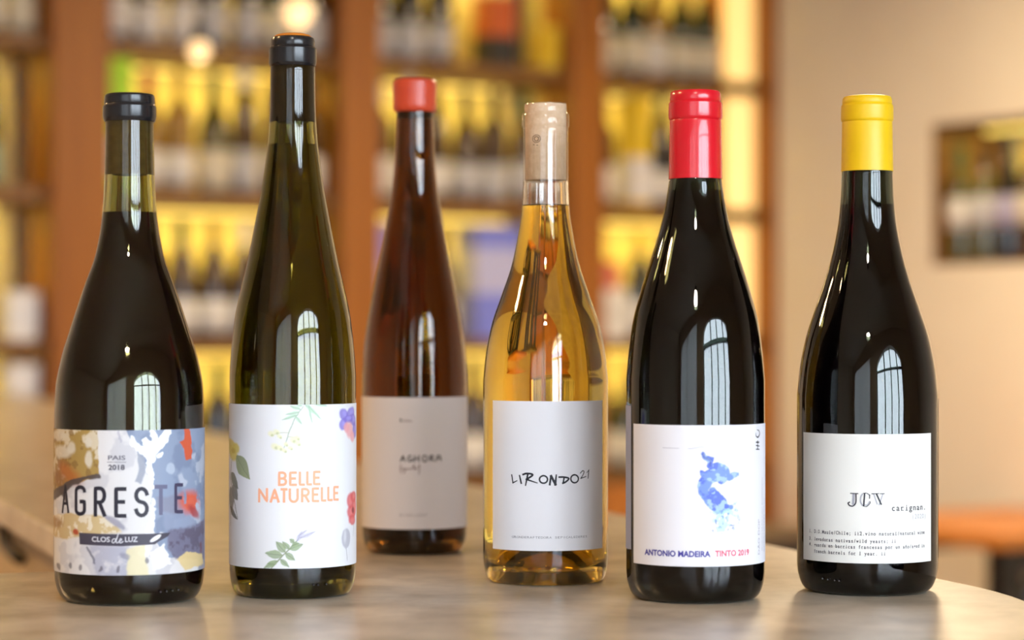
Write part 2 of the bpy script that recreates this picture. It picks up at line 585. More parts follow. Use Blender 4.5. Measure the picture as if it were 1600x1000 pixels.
s = keep(3, 3, 968, 0.06)
carton(room(s, -0.07, ROWS[3] + 0.0005), 0.10, 0.09, 0.135, RZ, (0.82, 0.80, 0.76), (0.70, 0.68, 0.64), 'cream_carton', 'low cream carton on third shelf under a red box')
carton(room(s - 0.012, -0.07, ROWS[3] + 0.136), 0.07, 0.07, 0.075, RZ, (0.60, 0.05, 0.05), (0.75, 0.25, 0.20), 'red_box', 'small red box stacked on the cream carton')
s = keep(1, 2, 194, 0.038)
carton(room(s, -0.045, ROWS[2] + 0.0005), 0.058, 0.058, 0.315, RZ, (0.42, 0.78, 0.03), (0.70, 0.72, 0.66), 'lime_gift_box', 'tall lime green gift box on second shelf beside the broad post', band=(0.1, 0.4))

USED = set()
bag = [('dark green', 'white'), ('brown', 'white'), ('black', 'white'), ('olive', 'cream'), ('dark green', 'cream'), ('brown', 'pale grey'), ('golden', 'white'), ('black', 'pale grey')]
for k, a, b in [(0, s_at(-40), BAYS[0][1])] + [(k, *BAYS[k]) for k in (1, 2, 3)] + [(0, BAYS[0][0], s_at(-40) + 0.01)]:
    if k == 3:
        b = LP0 - 0.005
    for r in (1, 2, 3, 4):
        x = a + 0.046 + random.uniform(0, 0.012)
        base_kind = random.choice(bag)
        while x < b - 0.042:
            if any(abs(x - sc) < hw + 0.038 for sc, hw in SKIP.get((k, r), [])):
                x += 0.012
                continue
            if random.random() < 0.45:
                base_kind = random.choice(bag)
            g, p = base_kind
            if k == 0 and r >= 2 and random.random() < 0.5:
                p = random.choice(['blue', 'sea green', 'orange', 'pale grey'])
            if k == 3 and r == 3:
                p = random.choice(['sea green', 'pale grey', 'white'])
            if k == 1 and r == 3 and random.random() < 0.25:
                p = 'cream'
            fo = random.choice(['black', 'black', 'gold', 'red', 'white', 'green', 'yellow'] if not (k == 2 and r == 3) else ['yellow', 'gold', 'black'])
            sh = random.choice(['burgundy', 'burgundy', 'bordeaux', 'bordeaux', 'flute'])
            for _try in range(30):
                if f'{SHN[sh]} {g} wine bottle, {p} label, {fo} capsule, {ROWN[r]} shelf, {BAYN[k]}' not in USED:
                    break
                fo = random.choice(['black', 'gold', 'red', 'white', 'green', 'yellow'])
                sh = random.choice(['burgundy', 'bordeaux', 'flute'])
            lab = f'{SHN[sh]} {g} wine bottle, {p} label, {fo} capsule, {ROWN[r]} shelf, {BAYN[k]}'
            USED.add(lab)
            bg_bottle(room(x, -0.05 - random.uniform(0, 0.02), ROWS[r] + 0.0005), sh, g, p, fo, lab,
                      f'bottles on the {ROWN[r]} shelf, {BAYN[k]}', random.uniform(0, 6),
                      random.choice([0.010, 0.018]), random.choice([0.100, 0.108]))
            x += 0.0845 + random.uniform(0, 0.006)

# niche bottles in the right wall
nd = [(0.722, 'white', 'olive', 'green', 'bordeaux'), (0.808, 'pale grey', 'olive', 'black', 'burgundy'), (0.894, 'lavender', 'black', 'black', 'flute'), (0.980, 'cream', 'brown', 'gold', 'bordeaux'), (1.066, 'white', 'dark green', 'black', 'burgundy'), (1.152, 'cream', 'black', 'red', 'bordeaux'), (1.238, 'white', 'brown', 'white', 'flute'), (1.324, 'pale grey', 'dark green', 'gold', 'burgundy')]
niche = empty('added_lining', room(0, 0, 0))  # dark boards added to darken the jamb that would show brightly lit
niche.parent = bpy.data.objects['wall_right']
for nm, bx in (('added_lining_board', (0.004, ND, NA, NA + 0.008, NZ0, NZ1)), ('added_lining_board', (0.004, ND, NB - 0.008, NB, NZ0, NZ1)), ('added_lining_board', (0.004, ND, NA + 0.008, NB - 0.008, NZ0, NZ0 + 0.008)), ('added_lining_board', (0.004, ND, NA + 0.008, NB - 0.008, NZ1 - 0.008, NZ1))):
    MB().box(*bx, lambda x, y, z: room(x, y, z) - niche.location).build(nm, M_BOARD, niche)
for t, p, g, fo, sh in nd:
    bg_bottle(room(0.055, t, NZ0 + 0.0085), sh, g, p, fo, f'{g} wine bottle with {p} label and {fo} capsule in the wall niche', 'bottles in the lit wall niche', 1.0, 0.085, 0.165)
l = bpy.data.lights.new('niche_light', 'AREA')
l.shape = 'RECTANGLE'
l.size = 0.66
l.size_y = 0.03
l.energy = 1.5
l.color = (1.0, 0.74, 0.11)
ns = empty('niche_lamp', room(0.16, (NA + NB) / 2, NZ1 - 0.008))
tag(ns, 'slim yellow strip lamp under the top of the wall niche', 'lamp')
lo = bpy.data.objects.new('niche_light', l)
COL.objects.link(lo)
lo.parent = ns
lo.location = (0, 0, -0.015)
lo.rotation_euler = (0, 0, math.atan2(E2.y, E2.x))
MB().box(0.15, 0.17, NA + 0.04, NB - 0.04, NZ1 - 0.018, NZ1 - 0.009, lambda x, y, z: room(x, y, z) - ns.location).build('strip', M_LED, ns)

# ------------------------------------------------------------------ pendants, tables, chair behind
M_BULB = mat('bulb_glass', (0.5, 0.4, 0.3), 0.4, emit=(1.0, 0.66, 0.30), estr=1.4)


def at(px, py, y):
    return Vector(((px - 800) / F * y, y, CZ + (HZ - py) / F * y))


def pendant(p, r, label, power):
    t = empty('pendant_lamp', p)
    tag(t, label, 'lamp')
    MB().tube([(0, 0, r + 0.03), (0, 0, CEIL - p.z)], 0.002, 6).build('cord', M_BLACK, t, True)
    MB().lathe([(0, r + 0.035), (0.012, r + 0.033), (0.014, r - 0.006), (0, r - 0.008)], 16).build('socket', M_BLACK, t, True)
    n = 10
    MB().lathe([(r * math.sin(PI * k / n), -r * math.cos(PI * k / n)) for k in range(n + 1)], 20).build('bulb', M_BULB, t, True)
    l = bpy.data.lights.new('bulb_light', 'POINT')
    l.energy = power
    l.color = (1.0, 0.72, 0.40)
    l.shadow_soft_size = r
    lo = bpy.data.objects.new('bulb_light', l)
    COL.objects.link(lo)
    lo.parent = t
    lo.location = (0, 0, -r - 0.03)


pendant(at(311, 78, 4.9), 0.022, 'small bare globe pendant bulb, the lower of two over the bar', 0.5)
pendant(at(466, 18, 4.9), 0.030, 'larger bare globe pendant bulb, the higher of two over the bar', 0.6)


def ceiling_lamp(e1, e2, power, label, col=(1.0, 0.64, 0.29), drop=0.5):
    t = empty('ceiling_lamp', room(e1, e2, CEIL))
    tag(t, label, 'lamp', 'domed lamps along the ceiling')
    MB().tube([(0, 0, 0), (0, 0, -drop)], 0.004, 6).build('cord', M_BLACK, t, True)
    MB().lathe([(0.02, -drop), (0.10, -drop - 0.04), (0.16, -drop - 0.13), (0.165, -drop - 0.13), (0.105, -drop - 0.035), (0.02, -drop + 0.006), (0, -drop + 0.006)], 24).build('shade', M_BLACK, t, True)
    MB().lathe([(0, -drop - 0.10), (0.03, -drop - 0.09), (0.04, -drop - 0.06), (0.02, -drop - 0.02), (0, -drop - 0.01)], 16).build('bulb', M_BULB, t, True)
    l = bpy.data.lights.new('lamp_light', 'AREA')
    l.shape = 'DISK'
    l.size = 0.28
    l.energy = power
    l.color = col
    lo = bpy.data.objects.new('lamp_light', l)
    COL.objects.link(lo)
    lo.parent = t
    lo.location = (0, 0, -drop - 0.135)


for e1, e2, pw, lb in ((-4.6, 1.5, 46, 'black domed lamp over the far end of the bar'),
                       (-5.2, 3.4, 26, 'black domed lamp over the middle of the bar'),
                       (-1.1, 1.8, 55, 'black domed lamp over the dining tables')):
    ceiling_lamp(e1, e2, pw, lb, (1.0, 0.76, 0.46) if e1 > -2 else (1.0, 0.64, 0.29))
ceiling_lamp(-4.75, 6.1, 19, 'black domed lamp near the arched shop window', (1.0, 0.88, 0.74), 0.35)


def table(name, e1, e2, w, d, h, mt, label, rz=0.0, th=0.035):
    t = empty(name, room(e1, e2, 0), RZ + rz)
    MB().box(-w / 2, w / 2, -d / 2, d / 2, h - th, h).build('table_top', mt, t, bevel=0.004)
    for sx in (-1, 1):
        for sy in (-1, 1):
            MB().box(sx * (w / 2 - 0.06) - 0.024, sx * (w / 2 - 0.06) + 0.024, sy * (d / 2 - 0.06) - 0.024, sy * (d / 2 - 0.06) + 0.024, 0, h - th).build('leg', M_BLACK, t)
    for sy in (-1, 1):
        MB().box(-w / 2 + 0.084, w / 2 - 0.084, sy * (d / 2 - 0.06) - 0.010, sy * (d / 2 - 0.06) + 0.010, h - th - 0.05, h - th).build('apron', M_BLACK, t)
    return tag(t, label, 'table')


def room_of(px, y):
    p = Vector(((px - 800) / F * y, y)) - C0
    return p.dot(E1), p.dot(E2)


table('dining_table', -0.34, 1.30, 0.60, 0.60, 0.755, M_ORANGE, 'orange-brown wooden dining table with black legs by the plaster wall')
e1, e2 = room_of(1190, 5.35)
table('side_table', e1, e2, 0.30, 0.30, 0.752, M_DARKW, 'dark wooden side table standing beyond the bar by the light panel', th=0.03)


def chair(loc, rz, label):
    t = empty('bistro_chair', loc, rz)
    MB().lathe([(0, 0.43), (0.19, 0.43), (0.20, 0.44), (0.20, 0.455), (0.19, 0.462), (0, 0.458)], 28).build('seat', M_BLACK, t, True)
    for sx in (-1, 1):
        MB().tube([(sx * 0.14, 0.13, 0.43), (sx * 0.165, 0.16, 0.2), (sx * 0.18, 0.19, 0.0)], [0.016, 0.014, 0.012]).build('leg', M_BLACK, t, True)
        MB().tube([(sx * 0.14, -0.13, 0.43), (sx * 0.165, -0.17, 0.2), (sx * 0.18, -0.21, 0.0)], [0.016, 0.014, 0.012]).build('leg', M_BLACK, t, True)
    pts = []
    for k in range(17):
        a = PI * k / 16
        pts.append((0.18 * math.cos(a), -0.16 - 0.05 * math.sin(a), 0.45 + 0.34 * math.sin(a) ** 0.6))
    MB().tube(pts, 0.016).build('backrest', M_BLACK, t, True)
    pts = []
    for k in range(13):
        a = PI * k / 12
        pts.append((0.11 * math.cos(a), -0.16 - 0.03 * math.sin(a), 0.45 + 0.24 * math.sin(a) ** 0.7))
    MB().tube(pts, 0.010).build('back_loop', M_BLACK, t, True)
    MB().lathe([(0.150, 0.235), (0.158, 0.240), (0.150, 0.245), (0.142, 0.240), (0.150, 0.235)], 24).build('ring_stretcher', M_BLACK, t, True)
    return tag(t, label, 'chair')


chair(Vector((1.07, 4.45, 0)), RZ + 2.2, 'black bentwood chair drawn up to the orange wooden table')


# ------------------------------------------------------------------ foreground bottles
def pchip(xs, ys, xq):
    xs, ys = np.asarray(xs, float), np.asarray(ys, float)
    h = np.diff(xs)
    d = np.diff(ys) / h
    m = np.zeros_like(xs)
    m[0], m[-1] = d[0], d[-1]
    for i in range(1, len(xs) - 1):
        if d[i - 1] * d[i] > 0:
            w1, w2 = 2 * h[i] + h[i - 1], h[i] + 2 * h[i - 1]
            m[i] = (w1 + w2) / (w1 / d[i - 1] + w2 / d[i])
    out = []
    for x in xq:
        i = int(np.clip(np.searchsorted(xs, x) - 1, 0, len(xs) - 2))
        t = (x - xs[i]) / h[i]
        out.append((2 * t ** 3 - 3 * t ** 2 + 1) * ys[i] + (t ** 3 - 2 * t ** 2 + t) * h[i] * m[i] + (-2 * t ** 3 + 3 * t ** 2) * ys[i + 1] + (t ** 3 - t ** 2) * h[i] * m[i + 1])
    return np.array(out)


class Bottle:
    def __init__(s, cx, yb, hw, rbase, label):
        Zf = F * CAMH / (yb - HZ)
        s.Z = Zf + rbase
        s.cx, s.hw = cx, hw
        s.mpp = s.Z / F
        s.R = hw * s.mpp
        s.rbase = rbase
        s.pos = Vector(((cx - 800) * s.mpp, s.Z, TOP))
        s.root = empty('wine_bottle', s.pos)
        tag(s.root, label, 'bottle')

    def z(s, y):
        return CAMH + (HZ - y) * s.mpp

    def pix(s, px, py):
        """photo pixel -> (arc length, height) on the body's cylinder"""
        d = Vector(((px - 800) / F, 1.0))
        o = -Vector((s.pos.x, s.pos.y))
        A = d.dot(d)
        B = o.dot(d)
        Cc = o.dot(o) - s.R * s.R
        disc = B * B - A * Cc
        t = (-B - math.sqrt(max(disc, 0.0))) / A
        p = o + d * t
        th = math.atan2(p.x, -p.y)
        return th * s.R, CAMH + t * (HZ - py) / F

    def surf(s, a, z, off):
        th = a / s.R
        r = s.R + off
        return Vector((r * math.sin(th), -r * math.cos(th), z))

    def body(s, pts, lip, glass, wine, level, wall=0.003, nw=0.0042, split=None, neck=None):
        """pts: (row, half width) down the neck and shoulder; lip: explicit rows above them"""
        ys = [p[0] for p in pts] + [pts[-1][0] + 40]
        hs = [p[1] for p in pts] + [s.hw]
        yq = np.linspace(ys[0], ys[-1], 56)
        hq = pchip(ys, hs, yq)
        prof = [(h * s.mpp, s.z(y)) for y, h in zip(yq, hq)]      # top -> bottom
        R = s.R
        low = [(R, 0.030), (R, 0.016)]
        rb_ = s.rbase
        for k in range(1, 9):
            a = PI / 2 * k / 8
            low.append((rb_ + (R - rb_) * math.cos(a), 0.016 * (1 - math.sin(a)) + 0.0005))
        punt = [(rb_ - 0.003, 0.0), (rb_ - 0.006, 0.002), (rb_ * 0.62, 0.012), (rb_ * 0.35, 0.021), (rb_ * 0.15, 0.024), (0, 0.025)]
        lipp = [(h * s.mpp, s.z(y)) for y, h in lip]               # top -> bottom
        outer = [q for q in reversed(punt)] + list(reversed(low)) + list(reversed(prof)) + list(reversed(lipp))
        # inner wall
        inn = []
        rtop = prof[0][0] - nw
        inn.append((rtop, outer[-1][1] - 0.0005))
        for r, z in prof[::2]:
            f = min(1.0, max(0.0, (r - prof[0][0]) / (R - prof[0][0])))
            inn.append((r - (nw * (1 - f) + wall * f), z))
        inn.append((R - wall, 0.030))
        inn.append((R - wall, 0.020))
        inn.append((R - wall - 0.004, 0.012))
        pin = [(rb_ - 0.010, 0.008), (rb_ * 0.62, 0.017), (rb_ * 0.35, 0.0255), (rb_ * 0.15, 0.0285), (0, 0.0295)]
        shell = outer + inn + pin
        if split:
            zs = s.z(split)
            ro = float(np.interp(-zs, [-z for r, z in prof], [r for r, z in prof]))
            ri = float(np.interp(-zs, [-z for r, z in inn], [r for r, z in inn]))
            up = [(ro, zs + 0.00005)] + [q for q in outer if q[1] > zs] + [q for q in inn if q[1] > zs] + [(ri, zs + 0.00005), (ro, zs + 0.00005)]
            MB().lathe(up, 80).build('glass_neck', neck, s.root, True, sharp=42)
            shell = [q for q in outer if q[1] < zs] + [(ro, zs), (ri, zs)] + [q for q in inn if q[1] < zs] + pin
        MB().lathe(shell, 80).build('glass_body', glass, s.root, True, sharp=42)
        s.inner = inn
        # wine
        zl = s.z(level)
        wp = [(r + 0.00015, z) for r, z in inn if z < zl - 0.0004]
        rl = float(np.interp(-zl, [-z for r, z in inn], [r for r, z in inn])) + 0.00015
        prof_w = [(0, zl), (rl - 0.001, zl), (rl, zl + 0.0006)] + wp + [(r, z - 0.0003) for r, z in pin]
        MB().lathe(prof_w, 80).build('wine', wine, s.root, True, sharp=60)

    def ring(s, name, rows, m, n=64, parent=None):
        return MB().lathe([(h * s.mpp, s.z(y)) for y, h in rows], n).build(name, m, parent or s.root, True, sharp=28)

    def cork(s, y0, y1, hw, m):
        z0, z1 = s.z(y1), s.z(y0)
        r = hw * s.mpp
        return MB().lathe([(0, z0), (r - 0.0005, z0), (r, z0 + 0.0006), (r, z1), (0, z1)], 40).build('cork', m, s.root, True, sharp=40)

    def label_patch(s, a0, a1, z0, z1, m, name='front_label', off=0.00025, colors=None, na=None, nz=2, parent=None):
        na = na or max(8, int((a1 - a0) / 0.0025))
        verts, faces = [], []
        for j in range(nz):
            for i in range(na):
                a = a0 + (a1 - a0) * i / (na - 1)
                zz = z0 + (z1 - z0) * j / (nz - 1)
                verts.append(s.surf(a, zz, off))
        for j in range(nz - 1):
            for i in range(na - 1):
                k = j * na + i
                faces.append((k, k + 1, k + na + 1, k + na))
        o = mesh_obj(name, verts, faces, m, parent or s.root, True, recalc=False)
        if colors is not None:
            at_ = o.data.color_attributes.new('Col', 'FLOAT_COLOR', 'POINT')
            buf = np.ones((nz * na, 4), np.float32)
            buf[:, :3] = colors.reshape(-1, 3)
            at_.data.foreach_set('color', buf.ravel())
        return o


def paper_mat(name, col, rough=0.55):
    return mat(name, col, rough, spec=0.35)


def print_mat(name, rough=0.5):
    m = mat(name, (0.8, 0.8, 0.8), rough, spec=0.35)
    nt = m.node_tree
    v = nt.nodes.new('ShaderNodeVertexColor')
    v.layer_name = 'Col'
    nt.links.new(v.outputs[0], nt.nodes['Principled BSDF'].inputs['Base Color'])
    return m


# --- lettering -----------------------------------------------------
def ink(name, rgb):
    return mat('ink_' + name, lin(rgb), 0.5, spec=0.3)


def ribbon(mb, bot, pts, wd, off):
    """a pen stroke in (arc, height) metres laid on the label; wd in metres, one value or one per point"""
    P = [Vector(p) for p in pts]
    W = list(wd) if isinstance(wd, (list, tuple)) else [wd] * len(P)
    if len(W) != len(P):
        W = list(np.interp(np.linspace(0, 1, len(P)), np.linspace(0, 1, len(W)), W))
    Q, V = [], []
    for i in range(len(P) - 1):
        n = max(1, int((P[i + 1] - P[i]).length / 0.0008))
        for k in range(n):
            t = k / n
            Q.append(P[i].lerp(P[i + 1], t))
            V.append(W[i] * (1 - t) + W[i + 1] * t)
    Q.append(P[-1])
    V.append(W[-1])
    vs_, fs = [], []
    n = len(Q)
    for i in range(n):
        d = Q[min(i + 1, n - 1)] - Q[max(i - 1, 0)]
        if d.length < 1e-9:
            d = Vector((1, 0))
        d.normalize()
        nn = Vector((-d.y, d.x)) * V[i] / 2
        e = d * (V[i] * 0.35 * ((i == n - 1) - (i == 0)))
        vs_ += [Q[i] + nn + e, Q[i] - nn + e]
    for i in range(n - 1):
        fs.append((2 * i, 2 * i + 1, 2 * i + 3, 2 * i + 2))
    mb.add([bot.surf(p.x, p.y, off) for p in vs_], fs)


def pen(bot, name, strokes, m, parent, off=0.00035):
    """strokes: (list of photo pixels, width in pixels or list of widths)"""
    mb = MB()
    for i, (pts, wd) in enumerate(strokes):
        q = [bot.pix(*p) for p in pts]
        ww = [x * bot.mpp for x in wd] if isinstance(wd, (list, tuple)) else wd * bot.mpp
        ribbon(mb, bot, q, ww, off + 0.000004 * (i % 7))
    o = mesh_obj(name, mb.v, mb.f, m, parent, False, recalc=False)
    return o


def curve_pts(pts, n=6):
    """smooth polyline through the points (Catmull-Rom)"""
    P = [Vector(p) for p in pts]
    P = [P[0] * 2 - P[1]] + P + [P[-1] * 2 - P[-2]]
    out = []
    for i in range(1, len(P) - 2):
        for k in range(n):
            t = k / n
            a, b, c, d = P[i - 1], P[i], P[i + 1], P[i + 2]
            out.append(0.5 * ((2 * b) + (c - a) * t + (2 * a - 5 * b + 4 * c - d) * t * t + (3 * b - a - 3 * c + d) * t ** 3))
    out.append(P[-2])
    return [tuple(p) for p in out]


def ell(cx, cy, rx, ry, a0=0, a1=360, n=20):
    return [(cx + rx * math.cos(math.radians(a0 + (a1 - a0) * k / n)), cy - ry * math.sin(math.radians(a0 + (a1 - a0) * k / n))) for k in range(n + 1)]


TEXTC = {}


def glyph_mesh(txt, bold):
    key = (txt, bold)
    if key in TEXTC:
        return TEXTC[key]
    c = bpy.data.curves.new('text', 'FONT')
    c.body = txt
    c.size = 1.0
    c.offset = bold
    c.resolution_u = 3
    o = bpy.data.objects.new('text', c)
    COL.objects.link(o)
    bpy.context.view_layer.update()
    me = bpy.data.meshes.new_from_object(o.evaluated_get(bpy.context.evaluated_depsgraph_get()))
    bpy.data.objects.remove(o)
    bpy.data.curves.remove(c)
    v = [Vector((q.co.x, q.co.y)) for q in me.vertices]
    f = [tuple(p.vertices) for p in me.polygons]
    bpy.data.meshes.remove(me)
    TEXTC[key] = (v, f)
    return v, f


def text(bot, name, txt, x0, x1, yb, hpx, m, parent, bold=0.0, mono=False, vertical=False, off=0.00035, xheight=0.0):
    """txt between pixel columns x0..x1 on the row yb (baseline, at their middle), capital height hpx"""
    if mono:
        V, Fc = [], []
        for i, ch in enumerate(txt):
            if ch == ' ':
                continue
            v, f = glyph_mesh(ch, bold)
            if not v:
                continue
            mx = (min(p.x for p in v) + max(p.x for p in v)) / 2
            wdt = max(p.x for p in v) - min(p.x for p in v)
            sc = min(1.0, 0.52 / max(wdt, 1e-6))
            k = len(V)
            V += [Vector(((p.x - mx) * sc + 0.6 * i + 0.3, p.y)) for p in v]
            Fc += [tuple(j + k for j in q) for q in f]
            if ch in 'iljr1':
                k = len(V)
                V += [Vector((0.6 * i + 0.12, -0.0)), Vector((0.6 * i + 0.48, 0.0)), Vector((0.6 * i + 0.48, 0.07)), Vector((0.6 * i + 0.12, 0.07))]
                Fc += [(k, k + 1, k + 2, k + 3)]
        w0, w1 = 0.0, 0.6 * len(txt)
    else:
        V, Fc = glyph_mesh(txt, bold)
        w0, w1 = min(p.x for p in V), max(p.x for p in V)
    sy = hpx * bot.mpp / 0.69
    if vertical:
        # x0: baseline column, yb: bottom row of the text, x1: top row of the text
        a, z0 = bot.pix(x0, yb)
        _, z1 = bot.pix(x0, x1)
        sx = (z1 - z0) / (w1 - w0)
        U = [Vector((a - p.y * sy, z0 + (p.x - w0) * sx)) for p in V]
    else:
        a0, _ = bot.pix(x0, yb)
        a1, _ = bot.pix(x1, yb)
        _, z = bot.pix((x0 + x1) / 2, yb)
        sx = (a1 - a0) / (w1 - w0)
        U = [Vector((a0 + (p.x - w0) * sx, z + p.y * sy)) for p in V]
    bm = bmesh.new()
    bv = [bm.verts.new((p.x, p.y, 0)) for p in U]
    for q in Fc:
        try:
            bm.faces.new([bv[i] for i in q])
        except ValueError:
            pass
    lo_, hi_ = min(p.x for p in U), max(p.x for p in U)
    x = math.ceil(lo_ / 0.0018) * 0.0018
    while x < hi_:
        bmesh.ops.bisect_plane(bm, geom=bm.verts[:] + bm.edges[:] + bm.faces[:], plane_co=(x, 0, 0), plane_no=(1, 0, 0))
        x += 0.0018
    bm.verts.ensure_lookup_table()
    bm.verts.index_update()
    v = [bot.surf(q.co.x, q.co.y, off) for q in bm.verts]
    f = [tuple(q.index for q in p.verts) for p in bm.faces]
    bm.free()
    return mesh_obj(name, v, f, m, parent, False, recalc=False)


# --- painted artwork -----------------------------------------------
def vnoise(x, y, seed=0):
    xi, yi = np.floor(x).astype(int), np.floor(y).astype(int)
    xf, yf = x - xi, y - yi

    def hsh(a, b):
        n = (a * 374761393 + b * 668265263 + seed * 974711) & 0xffffffff
        n = ((n ^ (n >> 13)) * 1274126177) & 0xffffffff
        return ((n ^ (n >> 16)) & 0xffff) / 65535.0
    u, v = xf * xf * (3 - 2 * xf), yf * yf * (3 - 2 * yf)
    return (hsh(xi, yi) * (1 - u) + hsh(xi + 1, yi) * u) * (1 - v) + (hsh(xi, yi + 1) * (1 - u) + hsh(xi + 1, yi + 1) * u) * v


def fnoise(x, y, sc, seed=0, octv=4):
    t, amp, tot = 0, 1.0, 0.0
    for k in range(octv):
        t = t + amp * vnoise(x / sc + 17.3 * k, y / sc - 9.1 * k, seed + k)
        tot += amp
        amp *= 0.5
        sc /= 2.0
    return t / tot


class Canvas:
    """colour field of one printed label, in flattened photo pixels"""

    def __init__(s, bot, a0, a1, z0, z1, base, na, nz):
        s.bot = bot
        aa = np.linspace(a0, a1, na)
        zz = np.linspace(z0, z1, nz)
        s.X, s.Y = np.meshgrid(bot.cx + aa / bot.mpp, HZ - (zz - CAMH) / bot.mpp)
        s.c = np.ones((nz, na, 3)) * np.array(lin(base))
        s.wx = np.zeros_like(s.X)
        s.wy = np.zeros_like(s.X)

    def flat(s, p):
        a, z = s.bot.pix(*p)
        return (s.bot.cx + a / s.bot.mpp, HZ - (z - CAMH) / s.bot.mpp)

    def warp(s, amp, sc, seed):
        s.wx = (fnoise(s.X, s.Y, sc, seed) - 0.5) * 2 * amp
        s.wy = (fnoise(s.X, s.Y, sc, seed + 50) - 0.5) * 2 * amp

    def put(s, mask, rgb, alpha=1.0):
        k = np.clip(mask, 0, 1)[..., None] * alpha
        s.c = s.c * (1 - k) + np.array(lin(rgb)) * k

    def poly(s, pts, soft=1.0):
        P = [s.flat(p) for p in pts]
        X, Y = s.X + s.wx, s.Y + s.wy
        inside = np.zeros(X.shape, bool)
        dist = np.full(X.shape, 1e9)
        n = len(P)
        for i in range(n):
            (x1, y1), (x2, y2) = P[i], P[(i + 1) % n]
            cond = ((y1 > Y) != (y2 > Y))
            with np.errstate(divide='ignore', invalid='ignore'):
                xi = (x2 - x1) * (Y - y1) / (y2 - y1 if y2 != y1 else 1e-9) + x1
            inside ^= cond & (X < xi)
            dist = np.minimum(dist, s._seg(X, Y, x1, y1, x2, y2))
        sd = np.where(inside, dist, -dist)
        return np.clip(sd / soft + 0.5, 0, 1)

    def _seg(s, X, Y, x1, y1, x2, y2):
        dx, dy = x2 - x1, y2 - y1
        L = dx * dx + dy * dy + 1e-9
        t = np.clip(((X - x1) * dx + (Y - y1) * dy) / L, 0, 1)
        return np.hypot(X - x1 - t * dx, Y - y1 - t * dy)

    def line(s, pts, wd, soft=1.0):
        P = [s.flat(p) for p in pts]
        W = wd if isinstance(wd, (list, tuple)) else [wd] * len(P)
        X, Y = s.X + s.wx, s.Y + s.wy
        m = np.zeros(X.shape)
        for i in range(len(P) - 1):
            (x1, y1), (x2, y2) = P[i], P[i + 1]
            dx, dy = x2 - x1, y2 - y1
            L = dx * dx + dy * dy + 1e-9
            t = np.clip(((X - x1) * dx + (Y - y1) * dy) / L, 0, 1)
            d = np.hypot(X - x1 - t * dx, Y - y1 - t * dy)
            w_ = (W[i] * (1 - t) + W[i + 1] * t) / 2
            m = np.maximum(m, np.clip((w_ - d) / soft + 0.5, 0, 1))
        return m

    def blob(s, x, y, rx, ry, rot=0.0, soft=0.12):
        cx, cy_ = s.flat((x, y))
        rx = rx / max(0.25, math.sqrt(max(0.0, 1 - ((x - s.bot.cx) / s.bot.hw) ** 2)))
        X, Y = s.X + s.wx - cx, s.Y + s.wy - cy_
        c, q = math.cos(rot), math.sin(rot)
        d = np.hypot((X * c + Y * q) / rx, (-X * q + Y * c) / ry)
        return np.clip((1 - d) / soft + 0.5, 0, 1)

    def leaf(s, p0, p1, wd, rgb, alpha=0.85):
        """pointed leaf between two photo pixels"""
        (x0, y0), (x1, y1) = s.flat(p0), s.flat(p1)
        dx, dy = x1 - x0, y1 - y0
        L = math.hypot(dx, dy)
        cs = max(0.3, math.sqrt(max(0.0, 1 - (((p0[0] + p1[0]) / 2 - s.bot.cx) / s.bot.hw) ** 2)))
        wd = wd * (1 + (1 / cs - 1) * abs(dy) / L)
        X, Y = s.X + s.wx - x0, s.Y + s.wy - y0
        t = (X * dx + Y * dy) / (L * L)
        n = (-X * dy + Y * dx) / L
        hw = np.where((t > 0) & (t < 1), wd / 2 * np.sin(PI * np.clip(t, 0, 1) ** 0.8), -5)
        k = np.clip(hw - np.abs(n) + 0.5, 0, 1)
        s.put(k, rgb, alpha)
        s.put(k * np.clip(1.0 - np.abs(n) / 0.9, 0, 1), tuple(int(v * 0.72) for v in rgb), 0.6)
        s.put(k * (n > 0.5), tuple(min(255, int(v * 1.12)) for v in rgb), 0.35)


M_CORK = mat('cork', (0.62, 0.46, 0.30), 0.8, noise=((0.50, 0.34, 0.20), 260.0), bump=0.4)
M_CORKP = mat('pale_cork', (0.80, 0.60, 0.42), 0.8, noise=((0.68, 0.47, 0.30), 240.0), bump=0.4)


def glass_mat(name, col):
    return mat(name, col, 0.0, trans=1.0, ior=1.5)


def thin_glass(name, col):
    """thin neck wall: tinted, straight through, with the mirror reflection of glass on both faces"""
    m = bpy.data.materials.new(name)
    m.use_nodes = True
    nt = m.node_tree
    nt.nodes.remove(nt.nodes['Principled BSDF'])
    t = nt.nodes.new('ShaderNodeBsdfTransparent')
    t.inputs[0].default_value = (*col, 1)
    g = nt.nodes.new('ShaderNodeBsdfGlossy')
    g.inputs['Roughness'].default_value = 0.0
    geo = nt.nodes.new('ShaderNodeNewGeometry')
    ior = nt.nodes.new('ShaderNodeMapRange')
    ior.inputs['To Min'].default_value = 1.52
    ior.inputs['To Max'].default_value = 1 / 1.52
    fr = nt.nodes.new('ShaderNodeFresnel')
    x = nt.nodes.new('ShaderNodeMixShader')
    nt.links.new(geo.outputs['Backfacing'], ior.inputs['Value'])
    nt.links.new(ior.outputs[0], fr.inputs['IOR'])
    nt.links.new(fr.outputs[0], x.inputs[0])
    nt.links.new(t.outputs[0], x.inputs[1])
    nt.links.new(g.outputs[0], x.inputs[2])
    nt.links.new(x.outputs[0], nt.nodes['Material Output'].inputs[0])
    return m


def wine_clear(name, col):
    return mat(name, col, 0.0, trans=1.0, ior=1.34)


WINE_DARK = mat('dark_red_wine', (0.012, 0.003, 0.011), 0.05)
INK_NAVY = ink('navy_black', (38, 36, 48))

